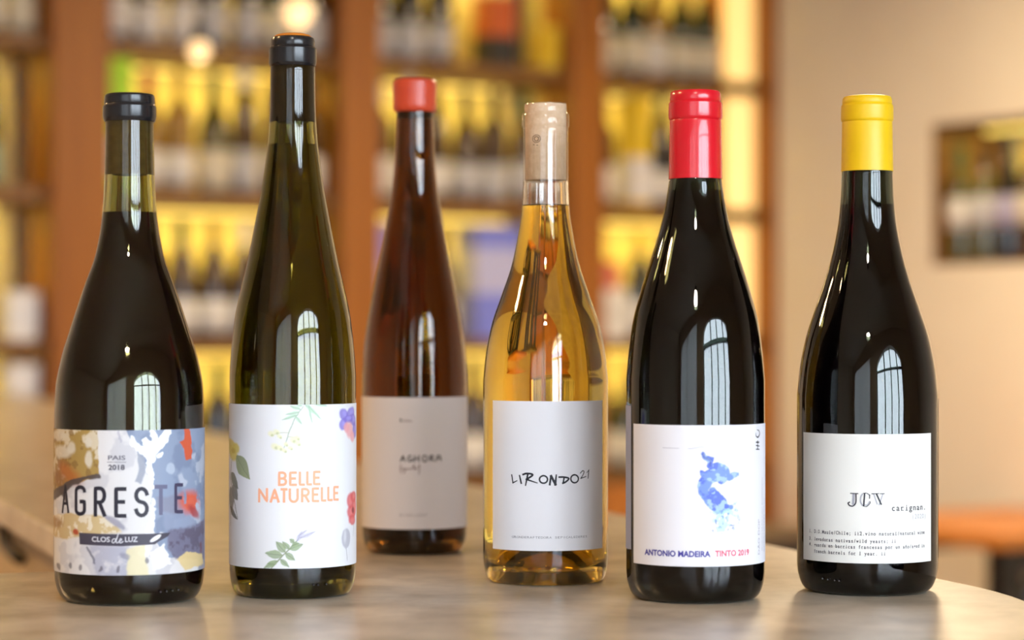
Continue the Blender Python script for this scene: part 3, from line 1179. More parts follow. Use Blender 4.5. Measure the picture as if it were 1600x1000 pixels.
# ================= bottle 1: black cap, abstract label =================
b1 = Bottle(202.5, 947, 116, 0.0345, 'dark bottle with black lip and grey, ochre and orange paint-splashed paper label')
b1.body([(191, 37.2), (230, 37.6), (274, 38.8), (334, 42.2), (395, 52), (450, 71), (512, 91), (560, 105.5), (610, 114.5)],
        [(150, 36.0), (153, 37.5), (170, 37.5), (189, 37.2)], glass_mat('olive_green_glass', (0.50, 0.52, 0.22)), WINE_DARK, 334)
b1.ring('black_cap', [(147, 0), (147, 33), (148.2, 37), (151, 38.8), (162, 39.6), (163.5, 39.0), (165, 39.6), (167, 41.4), (183, 41.6), (188, 40.4), (190.5, 39), (190.5, 37.6)], mat('black_wax', (0.012, 0.012, 0.014), 0.22))
b1.cork(152, 274, 28, mat('brown_cork', (0.22, 0.13, 0.05), 0.8, noise=((0.14, 0.08, 0.03), 220.0)))
a0, a1 = -b1.R * 1.75, b1.R * 1.75
z1, z0 = b1.pix(202, 672.5)[1], b1.pix(202, 899)[1]
cv = Canvas(b1, a0, a1, z0, z1, (219, 217, 219), 640, 330)
X, Y = cv.X, cv.Y
cv.warp(3.0, 14, 3)
n1 = fnoise(X, Y, 22, 5)
n2 = fnoise(X, Y, 12, 9)
n3 = fnoise(X, Y, 34, 21)
cv.put(np.clip((n3 - 0.52) * 14, 0, 1), (194, 193, 201), 0.7)
# wrap-around colour beyond the visible face
far = np.clip((np.abs(X - b1.cx) - b1.hw * 1.25) / 6, 0, 1)
cv.put(far, (150, 150, 165))
k = cv.poly([(84.0, 668), (120, 668), (154, 668), (153, 700), (155, 742), (140, 750), (110, 758), (84.2, 775)])
cv.put(k, (166, 138, 78))
cv.put(k * np.clip((n1 - 0.54) * 16, 0, 1), (214, 202, 178), 0.9)
cv.put(k * np.clip((n2 - 0.60) * 16, 0, 1), (138, 108, 62), 0.8)
for x, y, rx, ry in ((97, 706, 12, 10), (90, 680, 8, 8), (112, 700, 6, 9), (139, 718, 5, 12), (138, 690, 5, 9)):
    cv.put(cv.blob(x, y, rx, ry, 0, 0.5), (214, 206, 190), 0.85)
cv.put(cv.blob(106, 740, 16, 13, 0.4, 0.9), (176, 96, 44), 0.75)
cv.put(cv.blob(92, 748, 8, 14, 0.4, 0.9), (140, 92, 56), 0.75)
cv.put(cv.line([(84.3, 776), (95, 768), (112, 756), (130, 748), (155, 744)], [14, 15, 11, 5, 7], 2), (78, 68, 68), 0.95)
cv.put(cv.line([(95, 766), (103, 777), (106, 788)], [9, 9, 3], 2), (84, 74, 74), 0.9)
k = cv.poly([(84.2, 806), (112, 802), (160, 806), (180, 815), (190, 832), (150, 836), (100, 842), (84.2, 838)], 3)
cv.put(k, (200, 176, 128), 0.95)
cv.put(k * np.clip((n2 - 0.52) * 14, 0, 1), (226, 216, 196), 0.9)
cv.put(cv.blob(88, 816, 7, 9, 0, 0.6), (150, 108, 66), 0.7)
cv.put(cv.blob(118.5, 831, 3.5, 5, 0.4, 0.5), (172, 70, 42), 0.95)
cv.put(cv.line([(165, 806), (182, 816), (192, 826)], [4, 11, 5], 3), (150, 148, 165), 0.9)
# blue grey mass on the right
k = cv.poly([(196, 668), (330, 660), (318.4, 700), (318.4, 868), (262, 872), (246, 850), (240, 828), (236, 800), (238, 770), (236, 745), (226, 722), (210, 700)])
cv.put(k, (141, 155, 181))
cv.put(k * np.clip((n3 - 0.50) * 10, 0, 1), (120, 132, 160), 0.7)
cv.put(cv.poly([(214, 706), (226, 712), (228, 735), (222, 756), (212, 752), (216, 735)], 2), (150, 156, 172), 0.9)
k2 = cv.poly([(270, 724), (290, 716), (318.4, 690), (318.4, 820), (300, 815), (282, 760)], 4)
cv.put(k2 * np.clip((n1 - 0.45) * 9, 0, 1), (186, 192, 208), 0.85)
cv.put(cv.blob(266.5, 733, 6, 9, 0, 0.3), (176, 187, 206), 0.95)
k3 = cv.poly([(262, 828), (318.3, 812), (318.3, 872), (275, 875), (262, 858)], 4)
cv.put(k3, (112, 108, 132), 0.9)
cv.put(k3 * np.clip((n2 - 0.55) * 12, 0, 1), (92, 84, 104), 0.8)
cv.put(cv.poly([(250, 790), (300, 786), (305, 822), (258, 828)], 5), (146, 156, 182), 0.7)
cv.put(cv.poly([(243, 778), (262, 775), (284, 770), (284, 802), (250, 800)], 4), (134, 132, 150), 0.6)
# white drips
cv.warp(4.5, 7, 61)
cv.put(cv.line([(208, 682), (208, 692), (218, 700), (232, 708)], [5, 8, 10, 12], 1.2), (250, 251, 253))
cv.put(cv.line([(226, 688), (238, 704), (252, 690), (262, 676)], [8, 16, 15, 14], 1.2), (250, 251, 253))
cv.put(cv.line([(238, 672), (244, 690), (236, 712), (232, 724), (236, 742), (238, 760)], [8, 14, 16, 10, 9, 5], 1.2), (250, 251, 253))
cv.put(cv.blob(250.5, 710.5, 5, 4, -0.5, 0.3), (250, 251, 253))
cv.put(cv.line([(238, 780), (240, 795), (237, 815), (232, 835), (226, 860)], [4, 8, 10, 14, 20], 2), (236, 236, 242))
cv.put(cv.blob(243, 840, 12, 5, -0.35, 0.3), (244, 244, 248))
cv.put(cv.poly([(236, 862), (256, 848), (262, 866), (268, 880), (240, 892)], 2), (240, 240, 246))
# orange strokes
cv.warp(3.0, 9, 64)
cv.put(cv.poly([(287, 667), (295, 669), (299, 690), (299, 718), (290, 720), (286, 700), (280, 690), (287, 686)], 1.6), (206, 92, 60))
k = cv.blob(297, 785, 15, 17, 0.2, 0.7)
cv.put(k * np.clip((n2 - 0.28) * 8, 0, 1), (214, 92, 58), 0.95)
cv.put(cv.blob(303, 800, 9, 7, 0.5, 0.7), (160, 52, 58), 0.8)
cv.put(cv.line([(313, 850), (314, 880)], 5, 3), (120, 44, 40), 0.7)
# base of the label
k = cv.poly([(140, 852), (200, 854), (200, 900), (150, 900)], 5)
cv.put(k * np.clip((n1 - 0.38) * 10, 0, 1), (170, 170, 188), 0.85)
cv.put(cv.poly([(198, 858), (226, 850), (232, 900), (198, 900)], 3), (224, 214, 172), 0.85)
cv.put(cv.poly([(276, 874), (292, 862), (315, 866), (317, 880), (288, 890)], 2), (220, 196, 142), 0.95)
cv.put(cv.line([(136, 856), (144, 868), (148, 880)], [4, 5, 2], 2), (96, 96, 112), 0.8)
cv.put(cv.blob(196, 868, 7, 5, 0.3, 0.6), (140, 140, 158), 0.8)
for x, y in ((92, 884), (110, 884), (126, 887), (158, 889), (186, 890), (230, 876)):
    cv.put(cv.blob(x, y, 2.5, 5, 0.3, 0.5), (96, 92, 104), 0.75)
cv.put(cv.line([(186, 675), (188, 690)], [3, 4], 2), (176, 174, 190), 0.8)
cv.wx = cv.wy = np.zeros_like(X)
cv.put(cv.poly([(124, 832), (180, 834.5), (252, 833), (266, 832), (262, 838), (248, 846), (242, 850.5), (190, 853.5), (125, 850.5)], 0.8), (68, 64, 78))
cv.put(cv.blob(243, 841, 9, 3, -0.5, 0.3), (246, 246, 250))
cv.c = cv.c * 0.87
lab1 = b1.label_patch(a0, a1, z0, z1, print_mat('painted_paper'), 'front_label', 0.00025, cv.c, 640, 330)


def glyph(ch, x, y, w, h):
    """condensed rounded capital: strokes in photo pixels; (x, y) lower left corner"""
    def P(u, v):
        return (x + u * w, y - v * h)
    ry = 0.5 * w / h

    def arc(cu, cv_, ru, rv, d0, d1, n=10):
        return [P(cu + ru * math.cos(math.radians(d0 + (d1 - d0) * k / n)), cv_ + rv * math.sin(math.radians(d0 + (d1 - d0) * k / n))) for k in range(n + 1)]
    G = {
        'A': [[P(0, 0), P(.5, 1), P(1, 0)], [P(.2, .32), P(.8, .32)]],
        'G': [arc(.5, 1 - ry, .5, ry, 0, 180) + arc(.5, ry, .5, ry, 180, 360) + [P(1, .46), P(.55, .46)]],
        'R': [[P(0, 0), P(0, 1), P(.5, 1)] + arc(.5, .74, .5, .26, 80, -90) + [P(0, .48)], [P(.45, .48), P(1, 0)]],
        'E': [[P(1, 1), P(0, 1), P(0, 0), P(1, 0)], [P(0, .52), P(.85, .52)]],
        'S': [arc(.5, .75, .5, .25, 10, 270) + arc(.5, .25, .5, .25, 90, -170)],
        'T': [[P(0, 1), P(1, 1)], [P(.5, 1), P(.5, 0)]],
        'B': [[P(0, .0), P(0, 1), P(.5, 1)] + arc(.5, .76, .42, .24, 80, -90) + [P(0, .52)], [P(.5, .52)] + arc(.5, .26, .5, .26, 80, -90) + [P(0, 0)]],
        'L': [[P(0, 1), P(0, 0), P(1, 0)]],
        'N': [[P(0, 0), P(0, 1), P(1, 0), P(1, 1)]],
        'U': [[P(0, 1)] + arc(.5, ry, .5, ry, 180, 360) + [P(1, 1)]],
    }
    return G[ch]


st = []
for ch, x0, x1, yb in (('A', 98.5, 107.5, 800), ('G', 119.5, 132.5, 803), ('R', 149.5, 163.5, 805), ('E', 181.5, 195.5, 806), ('S', 212.5, 229.5, 805.5)):
    st += [(q, 6.0 if ch != 'A' else 4.8) for q in glyph(ch, x0, yb, x1 - x0, 42)]
pen(b1, 'lettering', st, INK_NAVY, lab1)
pen(b1, 'lettering', [(q, 6.2) for q in glyph('T', 243, 802.5, 16, 42)], ink('slate', (98, 98, 124)), lab1)
pen(b1, 'lettering', [(q, 5.4) for q in glyph('E', 274, 799.5, 10, 42)], ink('plum', (62, 56, 80)), lab1)
text(b1, 'lettering', 'PAIS', 169, 196, 718.5, 6.5, ink('grey', (96, 94, 106)), lab1, 0.02)
text(b1, 'lettering', '2018', 169.5, 195, 734, 7.5, ink('dark_grey', (70, 68, 80)), lab1, 0.03)
pen(b1, 'rule', [([(168, 722), (197, 722.2)], 0.8)], ink('grey', (96, 94, 106)), lab1)
LIGHTINK = ink('silver', (205, 205, 214))
text(b1, 'lettering', 'CLOS', 144, 172, 846.5, 7.5, LIGHTINK, lab1, 0.015)
pen(b1, 'lettering', [(curve_pts([(181, 842.5), (177.5, 842), (175, 846), (178, 848), (182, 842), (185, 834)]), 1.3), (curve_pts([(185, 834), (181.5, 846), (183.5, 848), (186, 846.5), (190, 843.5), (188.8, 841.5), (186.5, 845.5), (188.5, 848.3), (192.5, 846)]), 1.3)], LIGHTINK, lab1)
text(b1, 'lettering', 'LUZ', 195.5, 215, 846.5, 7.5, LIGHTINK, lab1, 0.015)


def dots(bot, pts, r, glass):
    for px, py in pts:
        a, z = bot.pix(px, py)
        p = bot.surf(a, z, 0.0)
        n = 5
        MB().lathe([(r * math.sin(PI * k / n), -r * math.cos(PI * k / n)) for k in range(n + 1)], 10, p).build('embossed_dot', glass, bot.root, True)


GDARK = mat('dark_glass_bead', (0.02, 0.02, 0.02), 0.08)
dots(b1, [(251, 925), (260.5, 924), (270, 923), (279, 921.5)], 0.0007, GDARK)

# ================= bottle 2: tall olive flute =================
b2 = Bottle(457.5, 937, 98.5, 0.031, 'tallest olive flute bottle with black lip and white flower-printed paper label')
b2.body([(104, 34.8), (160, 35.6), (208, 37.7), (256, 43), (304, 50.4), (352, 59.5), (400, 69), (448, 80), (496, 90), (545, 95.5)],
        [(60, 32.5), (70, 33.0), (102, 34.0)], glass_mat('dark_olive_glass', (0.30, 0.30, 0.10)), wine_clear('olive_wine', (0.75, 0.66, 0.24)), 228)
b2.ring('black_lip', [(58, 0), (58, 29), (60, 32.8), (64, 34), (72, 34.4), (73.5, 33.8), (75, 35.5), (77, 37.2), (99, 37.4), (103, 36.2), (104.5, 34.9)], mat('black_wax', (0, 0, 0)))
b2.ring('orange_seal', [(53, 0), (53.3, 20), (55, 26), (57.2, 29), (58, 29.5)], mat('orange_wax', lin((214, 130, 40)), 0.45))
b2.cork(70, 192, 26, mat('stained_cork', (0.10, 0.05, 0.03), 0.8, noise=((0.06, 0.03, 0.02), 200.0)))
a0, a1 = -b2.R * 1.72, b2.R * 1.72
z1, z0 = b2.pix(457, 632.5)[1], b2.pix(457, 888.5)[1]
cv = Canvas(b2, a0, a1, z0, z1, (220, 221, 226), 560, 360)
GR, GR2, PG = (138, 156, 122), (120, 132, 100), (168, 200, 176)
cv.warp(0.8, 5, 31)
# sprig at the top
cv.put(cv.line([(474, 634), (460, 655), (452, 675), (444, 700)], [1.2, 1.6, 1.6, 1]), (150, 170, 150), 0.9)
for p0, p1, wd in (((470, 640), (452, 634), 6), ((468, 644), (446, 648), 5), ((466, 648), (440, 656), 5), ((476, 632), (494, 648), 6), ((480, 632), (502, 656), 5), ((482, 634), (488, 662), 4), ((490, 632), (512, 634), 5), ((462, 650), (472, 664), 5), ((472, 634), (462, 631), 6)):
    cv.leaf(p0, p1, wd, PG, 0.75)
cv.put(cv.line([(452, 676), (438, 676), (424, 680)], 1.1), (176, 180, 148), 0.8)
cv.put(cv.line([(450, 682), (464, 684), (468, 690)], 1.1), (176, 180, 148), 0.8)
for x, y, r in ((424, 678, 5), (432, 675, 5), (437, 682, 4), (430, 698, 6), (438, 700, 5), (445, 704, 4), (458, 688, 6), (465, 684, 5), (466, 693, 5), (454, 700, 4), (447, 694, 4)):
    cv.put(cv.blob(x, y, r, r * 0.8, 0.4, 0.8), (222, 222, 184), 0.8)
    cv.put(cv.blob(x + 1.5, y + 2, r * 0.4, r * 0.4, 0, 0.8), (176, 184, 140), 0.7)
# violet flower
for x, y, rx, ry, rot in ((537, 648, 7, 9, 0.5), (548, 646, 6, 10, -0.2), (536, 663, 6, 9, -0.5), (551, 656, 5, 9, 0.2), (553.5, 672, 3, 12, 0.0), (544, 655, 7, 6, 0)):
    cv.put(cv.blob(x, y, rx, ry, rot, 0.35), (122, 108, 196), 0.85)
    cv.put(cv.blob(x + 1, y - 2, rx * 0.5, ry * 0.5, rot, 0.9), (158, 150, 222), 0.7)
for x, y, rx, ry in ((546, 672, 5, 12), (541, 668, 4, 8), (550, 682, 3, 8)):
    cv.put(cv.blob(x, y, rx, ry, 0.15, 0.5), (222, 156, 160), 0.85)
# yellow flower and leaves at the left
for x, y, rx, ry in ((362, 694, 5, 8), (369, 700, 5, 8), (364, 710, 6, 9), (361, 702, 4, 8)):
    cv.put(cv.blob(x, y, rx, ry, 0.2, 0.4), (214, 196, 96), 0.9)
cv.put(cv.blob(365, 704, 3, 4, 0, 0.8), (188, 158, 62), 0.8)
cv.put(cv.line([(363, 718), (361, 745), (368, 790), (372, 810)], [1.5, 2, 2, 1.2]), (110, 112, 96), 0.9)
cv.leaf((370, 712), (391, 749), 19, (140, 148, 112), 0.95)
cv.leaf((362, 738), (373, 764), 9, (112, 116, 104), 0.9)
cv.leaf((364, 758), (372, 782), 10, (118, 118, 112), 0.9)
cv.leaf((361, 760), (363, 800), 9, (124, 124, 120), 0.9)
cv.leaf((360, 790), (372, 812), 6, (88, 90, 86), 0.9)
cv.put(cv.line([(361, 800), (361, 822)], [2, 0.8]), (88, 84, 74), 0.9)
# poppy, bud
for x, y, rx, ry in ((547, 782, 5, 12), (552, 776, 4, 9), (549, 800, 6, 11), (553, 792, 3, 14), (550, 812, 5, 8)):
    cv.put(cv.blob(x, y, rx, ry, 0.1, 0.35), (206, 84, 88), 0.85)
    cv.put(cv.blob(x, y, rx * 0.4, ry * 0.5, 0.1, 0.9), (226, 128, 124), 0.6)
cv.put(cv.blob(551, 797, 1.8, 5, 0, 0.6), (120, 30, 50), 0.8)
cv.put(cv.line([(552, 820), (551, 838)], [1.2, 0.8]), (150, 140, 130), 0.7)
cv.put(cv.blob(540.5, 841, 6.5, 15, 0.0, 0.2), (172, 172, 184), 0.9)
cv.put(cv.blob(538.5, 838, 2, 10, 0.0, 0.8), (204, 204, 212), 0.8)
cv.put(cv.line([(540.5, 856), (542, 876)], [1.6, 1.2]), (150, 150, 156), 0.9)
# sprig at the foot
cv.put(cv.line([(424, 888), (442, 868), (458, 852), (470, 838)], [1.5, 2, 1.6, 1.0]), (128, 136, 108), 0.95)
for p0, p1, wd in (((442, 868), (414, 864), 13), ((446, 863), (431, 846), 12), ((452, 858), (441, 846), 9), ((452, 858), (474, 850), 11), ((456, 853), (468, 848), 9), ((446, 864), (461, 876), 10), ((434, 876), (412, 888), 9), ((438, 874), (452, 886), 8), ((460, 848), (452, 842), 7), ((430, 882), (418, 880), 8)):
    cv.leaf(p0, p1, wd, GR, 0.85)
for p0, p1, wd in (((464, 846), (472, 830), 7), ((468, 841), (494, 830), 6), ((466, 838), (480, 828), 5)):
    cv.leaf(p0, p1, wd, (178, 176, 200), 0.75)
lab2 = b2.label_patch(a0, a1, z0, z1, print_mat('flower_paper'), 'front_label', 0.00025, cv.c, 560, 360)
PEACH = ink('peach', (236, 168, 134))
st = []
for ch, x0, x1, yb in (('B', 436.5, 447, 757.5), ('E', 453.5, 462.5, 757.5), ('L', 468.5, 475, 757.2), ('L', 480, 486, 756.8), ('E', 490.5, 499, 756.3)):
    st += [(q, 3.9) for q in glyph(ch, x0, yb, x1 - x0, 19)]
for ch, x0, x1, yb in (('N', 405.5, 417.5, 783.5), ('A', 423.5, 435.5, 784), ('T', 440, 448, 784), ('U', 453, 465, 784), ('R', 472, 482, 783.6), ('E', 488.5, 497, 782.8), ('L', 502.5, 508, 782), ('L', 512.5, 518, 781.3), ('E', 521.5, 527.5, 780.5)):
    st += [(q, 3.9) for q in glyph(ch, x0, yb, x1 - x0, 19.5)]
pen(b2, 'lettering', st, PEACH, lab2)
dots(b2, [(490, 914), (497, 914), (510, 913)], 0.0007, GDARK)

# ================= bottle 3: amber flute, red wax =================
b3 = Bottle(648.0, 868, 82, 0.030, 'amber brown flute bottle sealed with red wax, blank off-white handwritten label')
b3.body([(176, 28.8), (250, 31.5), (300, 36.5), (350, 44.5), (400, 54), (450, 64), (500, 73.5), (550, 79.5)],
        [(127, 27.5), (140, 28.0), (174, 28.6)], glass_mat('amber_glass', (0.36, 0.21, 0.055)), wine_clear('amber_wine', (0.70, 0.50, 0.20)), 188)
b3.ring('red_wax', [(123.5, 0), (123.5, 24), (125, 31), (129, 34), (138, 34.3), (152, 33.6), (164, 34.0), (171, 33.6), (174.5, 31.5), (176, 29)], mat('red_wax', lin((204, 74, 44)), 0.33, noise=(lin((190, 62, 36)), 120.0), bump=0.25))
b3.cork(132, 186, 21, mat('stained_cork', (0, 0, 0)))
z1, z0 = b3.pix(648, 621)[1], b3.pix(648, 827.5)[1]
lab3 = b3.label_patch(-b3.R * 1.50, b3.R * 1.50, z0, z1, paper_mat('rosy_paper', lin((226, 219, 220))))
BROWN = ink('brown_black', (62, 48, 48))
def zz(o, k, pts):
    return [(o[0] + x / k, o[1] + y / k) for x, y in pts]


o3, k3_ = (610, 640), 8.336
st = [(zz(o3, k3_, p), 2.0) for p in (
    [(135, 672), (165, 598), (192, 672)], [(145, 645), (184, 641)],
    curve_pts([(272, 602), (243, 604), (228, 640), (242, 672), (286, 668)]), [(286, 672), (288, 642), (260, 642)],
    [(315, 600), (316, 676)], [(370, 598), (373, 678)], [(315, 640), (372, 636)],
    ell(447, 638, 28, 42), [(512, 600), (512, 667)], curve_pts([(510, 602), (545, 598), (552, 620), (516, 638)]), [(516, 638), (573, 668)],
    [(597, 667), (604, 605)], curve_pts([(604, 605), (622, 596), (640, 598), (650, 630), (656, 664)]), [(600, 638), (646, 634)])]
pen(b3, 'lettering', st, BROWN, lab3)
st = [(zz(o3, k3_, p), 1.3) for p in (
    curve_pts([(142, 715), (130, 765), (140, 828)]), curve_pts([(152, 758), (160, 786), (182, 760), (190, 800), (172, 832), (190, 800), (210, 768), (222, 780), (240, 766), (258, 778), (275, 765), (300, 735), (312, 718), (304, 782), (322, 760), (340, 782), (352, 748)]),
    curve_pts([(366, 745), (378, 720), (380, 780), (368, 842)]))]
pen(b3, 'lettering', st, ink('faded_brown', (140, 112, 112)), lab3)
text(b3, 'lettering', 'B', 625, 628, 659, 5, BROWN, lab3, 0.03)
text(b3, 'lettering', 'odeins.', 628.5, 645, 659, 3.6, ink('faded_brown', (0, 0, 0)), lab3, 0.015)
text(b3, 'lettering', 'BU.VIÑA LADINT', 625, 668, 807, 4.2, ink('faded_grey', (168, 156, 158)), lab3)

# ================= bottle 4: clear glass, golden wine =================
b4 = Bottle(852.5, 916, 97.5, 0.033, 'clear glass bottle of golden wine with bare cork and white handwritten label')
b4.body([(201, 35.2), (240, 35.4), (285, 35.6), (322, 37), (370, 43.7), (416, 53.5), (462, 69), (508, 84.5), (554, 93.5)],
        [(161, 29), (161.5, 31.5), (164, 32.6), (174.5, 33.2), (176, 33.0), (178, 35.6), (180, 36.8), (196, 37.0), (198.5, 36.4), (200, 34.9)], glass_mat('clear_glass', (0.985, 0.98, 0.96)), wine_clear('golden_wine', (0.89, 0.63, 0.10)), 322, nw=0.0012, split=284, neck=thin_glass('clear_neck_glass', (0.97, 0.96, 0.94)))
ck = b4.cork(163, 282, 32.2, M_CORKP)
st = [(ell(838, 219, 6, 6), 0.9), (ell(838, 219, 3.4, 3.4), 1.2), ([(833, 228), (835, 228)], 1.2), ([(838, 229), (840, 229)], 1.2)]
mb = MB()
for pts, wd in st:
    for p, q in zip(pts, pts[1:]):
        def onck(px, py):
            u = (px - 852.5) / 32.4
            th = math.asin(max(-1, min(1, u)))
            r = 32.2 * b4.mpp + 0.0001
            return Vector((r * math.sin(th), -r * math.cos(th), b4.z(py)))
        A, B = onck(*p), onck(*q)
        d = (B - A).normalized()
        side = d.cross(Vector((0, -1, 0))).normalized() * (wd * b4.mpp / 2)
        mb.add([A + side, A - side, B - side, B + side], [(0, 1, 2, 3)])
mesh_obj('cork_stamp', mb.v, mb.f, ink('stamp', (92, 62, 40)), ck, recalc=False)
aL, aR = b4.pix(770.5, 740)[0], b4.pix(940.5, 740)[0]
z1, z0 = b4.pix(853, 627)[1], b4.pix(853, 861)[1]
lab4 = b4.label_patch(aL, aR, z0, z1, paper_mat('white_paper', lin((226, 226, 232))))
o4, k4 = (790, 720), 7.693
PENB = ink('pen_black', (26, 26, 36))
st = [(zz(o4, k4, p), [x * 1.25 for x in w_] if isinstance(w_, list) else w_ * 1.25) for p, w_ in (
    ([(78, 168), (92, 264)], [1.6, 1.6]), ([(90, 265), (142, 238)], [1.7, 1.0]), ([(170, 175), (191, 270)], [1.8, 2.2]),
    (curve_pts([(210, 165), (260, 152), (328, 168), (252, 226)]), 2.3), ([(268, 165), (242, 296)], [2.2, 1.6]), ([(250, 222), (382, 266)], [2.2, 1.2]),
    (ell(456, 224, 48, 45, 100, 470), 2.0), ([(530, 288), (545, 180)], 2.4), ([(545, 180), (600, 286)], 3.0), ([(596, 288), (608, 168)], [3.0, 1.6]),
    (curve_pts([(640, 196), (700, 196), (757, 212), (722, 252), (684, 270)]), 2.2), ([(702, 200), (690, 264)], 2.0),
    (ell(826, 216, 45, 48, 100, 470), 1.9), (curve_pts([(893, 150), (920, 120), (938, 130), (925, 170), (898, 212)]), 1.1), ([(898, 212), (962, 188)], 1.1),
    ([(973, 142), (996, 110)], 0.9), ([(996, 110), (986, 210)], 1.3))]
pen(b4, 'lettering', st, PENB, lab4)
text(b4, 'lettering', 'GRONDERAFTEDORA SEPICALEDERES', 800, 917, 841.5, 3.2, ink('tiny_grey', (118, 118, 130)), lab4, 0.0, mono=True)

# ================= bottle 5: red capsule =================
M_GREENBLACK = glass_mat('black_green_glass', (0.09, 0.12, 0.09))
b5 = Bottle(1086.5, 944, 108, 0.0325, 'dark bottle with glossy red capsule and white label showing blue ink splash')
b5.body([(281, 40.8), (312, 45.5), (360, 56), (408, 71), (456, 86), (504, 98), (552, 104.5)],
        [(146, 36), (150, 38), (186, 39.2), (200, 39.2), (279, 40.2)], M_GREENBLACK, WINE_DARK, 300)
b5.ring('red_capsule', [(142, 0), (142, 34), (143, 37.5), (146.5, 39.6), (157, 40.2), (158.5, 39.6), (160, 40.6), (162, 42.0), (183, 42.4), (186, 41.8), (188.5, 40.0), (191, 40.6), (230, 41.2), (280, 41.9), (280, 40.9)], mat('red_foil', lin((206, 14, 34)), 0.27, coat=0.4))
b5.cork(150, 270, 28, M_CORK)
aL, aR = b5.pix(990.5, 770)[0], b5.R * 1.75
z1, z0 = b5.pix(1087, 664.5)[1], b5.pix(1087, 885.5)[1]
cv = Canvas(b5, aL, aR, z0, z1, (220, 219, 226), 560, 340)
X, Y = cv.X, cv.Y
cv.warp(3.4, 12, 77)
o5, k5 = (1000, 680), 5.0
def L5(pts):
    return zz(o5, k5, pts)


n1 = fnoise(X, Y, 16, 41)
n2 = fnoise(X, Y, 7, 43)
k = np.zeros_like(X)
for pts, wd in (([(492, 150), (500, 178), (550, 186), (552, 232)], [6, 6, 8, 7]), ([(552, 235), (600, 265), (650, 285)], [10, 22, 20]),
                ([(650, 285), (590, 300), (530, 330), (490, 400), (480, 440)], [20, 22, 21, 18, 13]), ([(650, 270), (660, 320), (620, 350)], [16, 16, 8]),
                ([(480, 440), (530, 480), (580, 530), (630, 580)], [13, 17, 21, 17]), ([(560, 430), (600, 480), (650, 540)], [12, 12, 14]), ([(630, 580), (700, 565)], [14, 9]),
                ([(640, 345), (690, 335), (735, 310), (765, 305)], [12, 9, 6, 3]), ([(480, 290), (500, 330)], [6, 10])):
    k = np.maximum(k, cv.line(L5(pts), wd, 1.6))
cv.put(k, (112, 140, 224))
cv.put(k * np.clip((n1 - 0.50) * 10, 0, 1), (84, 104, 208), 0.9)
cv.put(k * np.clip((n2 - 0.56) * 14, 0, 1), (158, 186, 240), 0.9)
dk = cv.line(L5([(488, 150), (498, 180), (552, 190), (550, 235)]), [4, 4, 4, 2], 1.5)
cv.put(dk, (66, 84, 150), 0.7)
sp = cv.poly(L5([(560, 600), (660, 590), (750, 520), (770, 690), (720, 730), (640, 780), (560, 760)]), 8)
cv.put(sp * np.clip((n2 - 0.50) * 14, 0, 1), (170, 208, 236), 0.8)
cv.put(sp * np.clip((fnoise(X, Y, 5, 88) - 0.60) * 22, 0, 1), (96, 120, 170), 0.75)
k = cv.poly(L5([(580, 600), (680, 590), (690, 690), (620, 690)]), 6)
cv.put(k * np.clip((n1 - 0.48) * 12, 0, 1), (126, 164, 226), 0.8)
cv.wx = cv.wy = np.zeros_like(X)
cv.put(cv.line([(1036, 699.5), (1080, 701), (1098, 698), (1102, 701), (1099, 712)], [0.8, 0.8, 0.7, 1.0, 0.8]) * np.clip((fnoise(X, Y, 9, 3) - 0.40) * 9, 0, 1), (150, 150, 166), 0.8)
cv.put(cv.line([(1110, 701), (1175, 699.5)], 0.7), (190, 188, 200), 0.45)
cv.put(cv.line([(1147, 718), (1147, 738)], 0.7), (196, 160, 176), 0.7)
lab5 = b5.label_patch(aL, aR, z0, z1, print_mat('ink_splash_paper'), 'front_label', 0.00025, cv.c, 560, 340)
bl = b5.label_patch(-b5.R * 2.6, -b5.R * 1.22, b5.pix(985, 858)[1], b5.pix(985, 634)[1], paper_mat('grey_back_paper', lin((150, 152, 172))), 'back_label')
text(b5, 'lettering', 'ANTONIO MADEIRA', 1008, 1110, 869.5, 8.5, ink('indigo', (62, 56, 142)), lab5, 0.035)
text(b5, 'lettering', 'TINTO 2019', 1117, 1169.5, 868.5, 8.5, ink('crimson', (206, 74, 100)), lab5, 0.03)
text(b5, 'lettering', 'DÃO DOP', 1186, 811, 866, 5.5, ink('grey_print', (150, 148, 160)), lab5, 0.0, vertical=True)
text(b5, 'lettering', 'PRODUTO DE PORTUGAL ENGARRAFADO', 1190.3, 746, 860, 2.6, ink('grey_print', (0, 0, 0)), lab5, 0.0, vertical=True)
text(b5, 'lettering', 'ANTONIO MADEIRA VINHOS', 1193.3, 778, 862, 2.6, ink('indigo', (0, 0, 0)), lab5, 0.0, vertical=True)
pen(b5, 'symbol', [(curve_pts([(1182, 671.5), (1185, 673), (1186, 678), (1183.5, 683), (1180.5, 681), (1180.3, 676)]), [1.0, 1.6, 2.0, 2.4, 1.6, 0.8])], PENB, lab5)
pen(b5, 'symbol', [([(1180.5, 691), (1185, 691)], 2.0), ([(1183, 689), (1183, 702)], 2.2), ([(1180.5, 696), (1185.5, 697)], 1.6), ([(1180.5, 702), (1185.5, 702)], 1.6)], PENB, lab5)

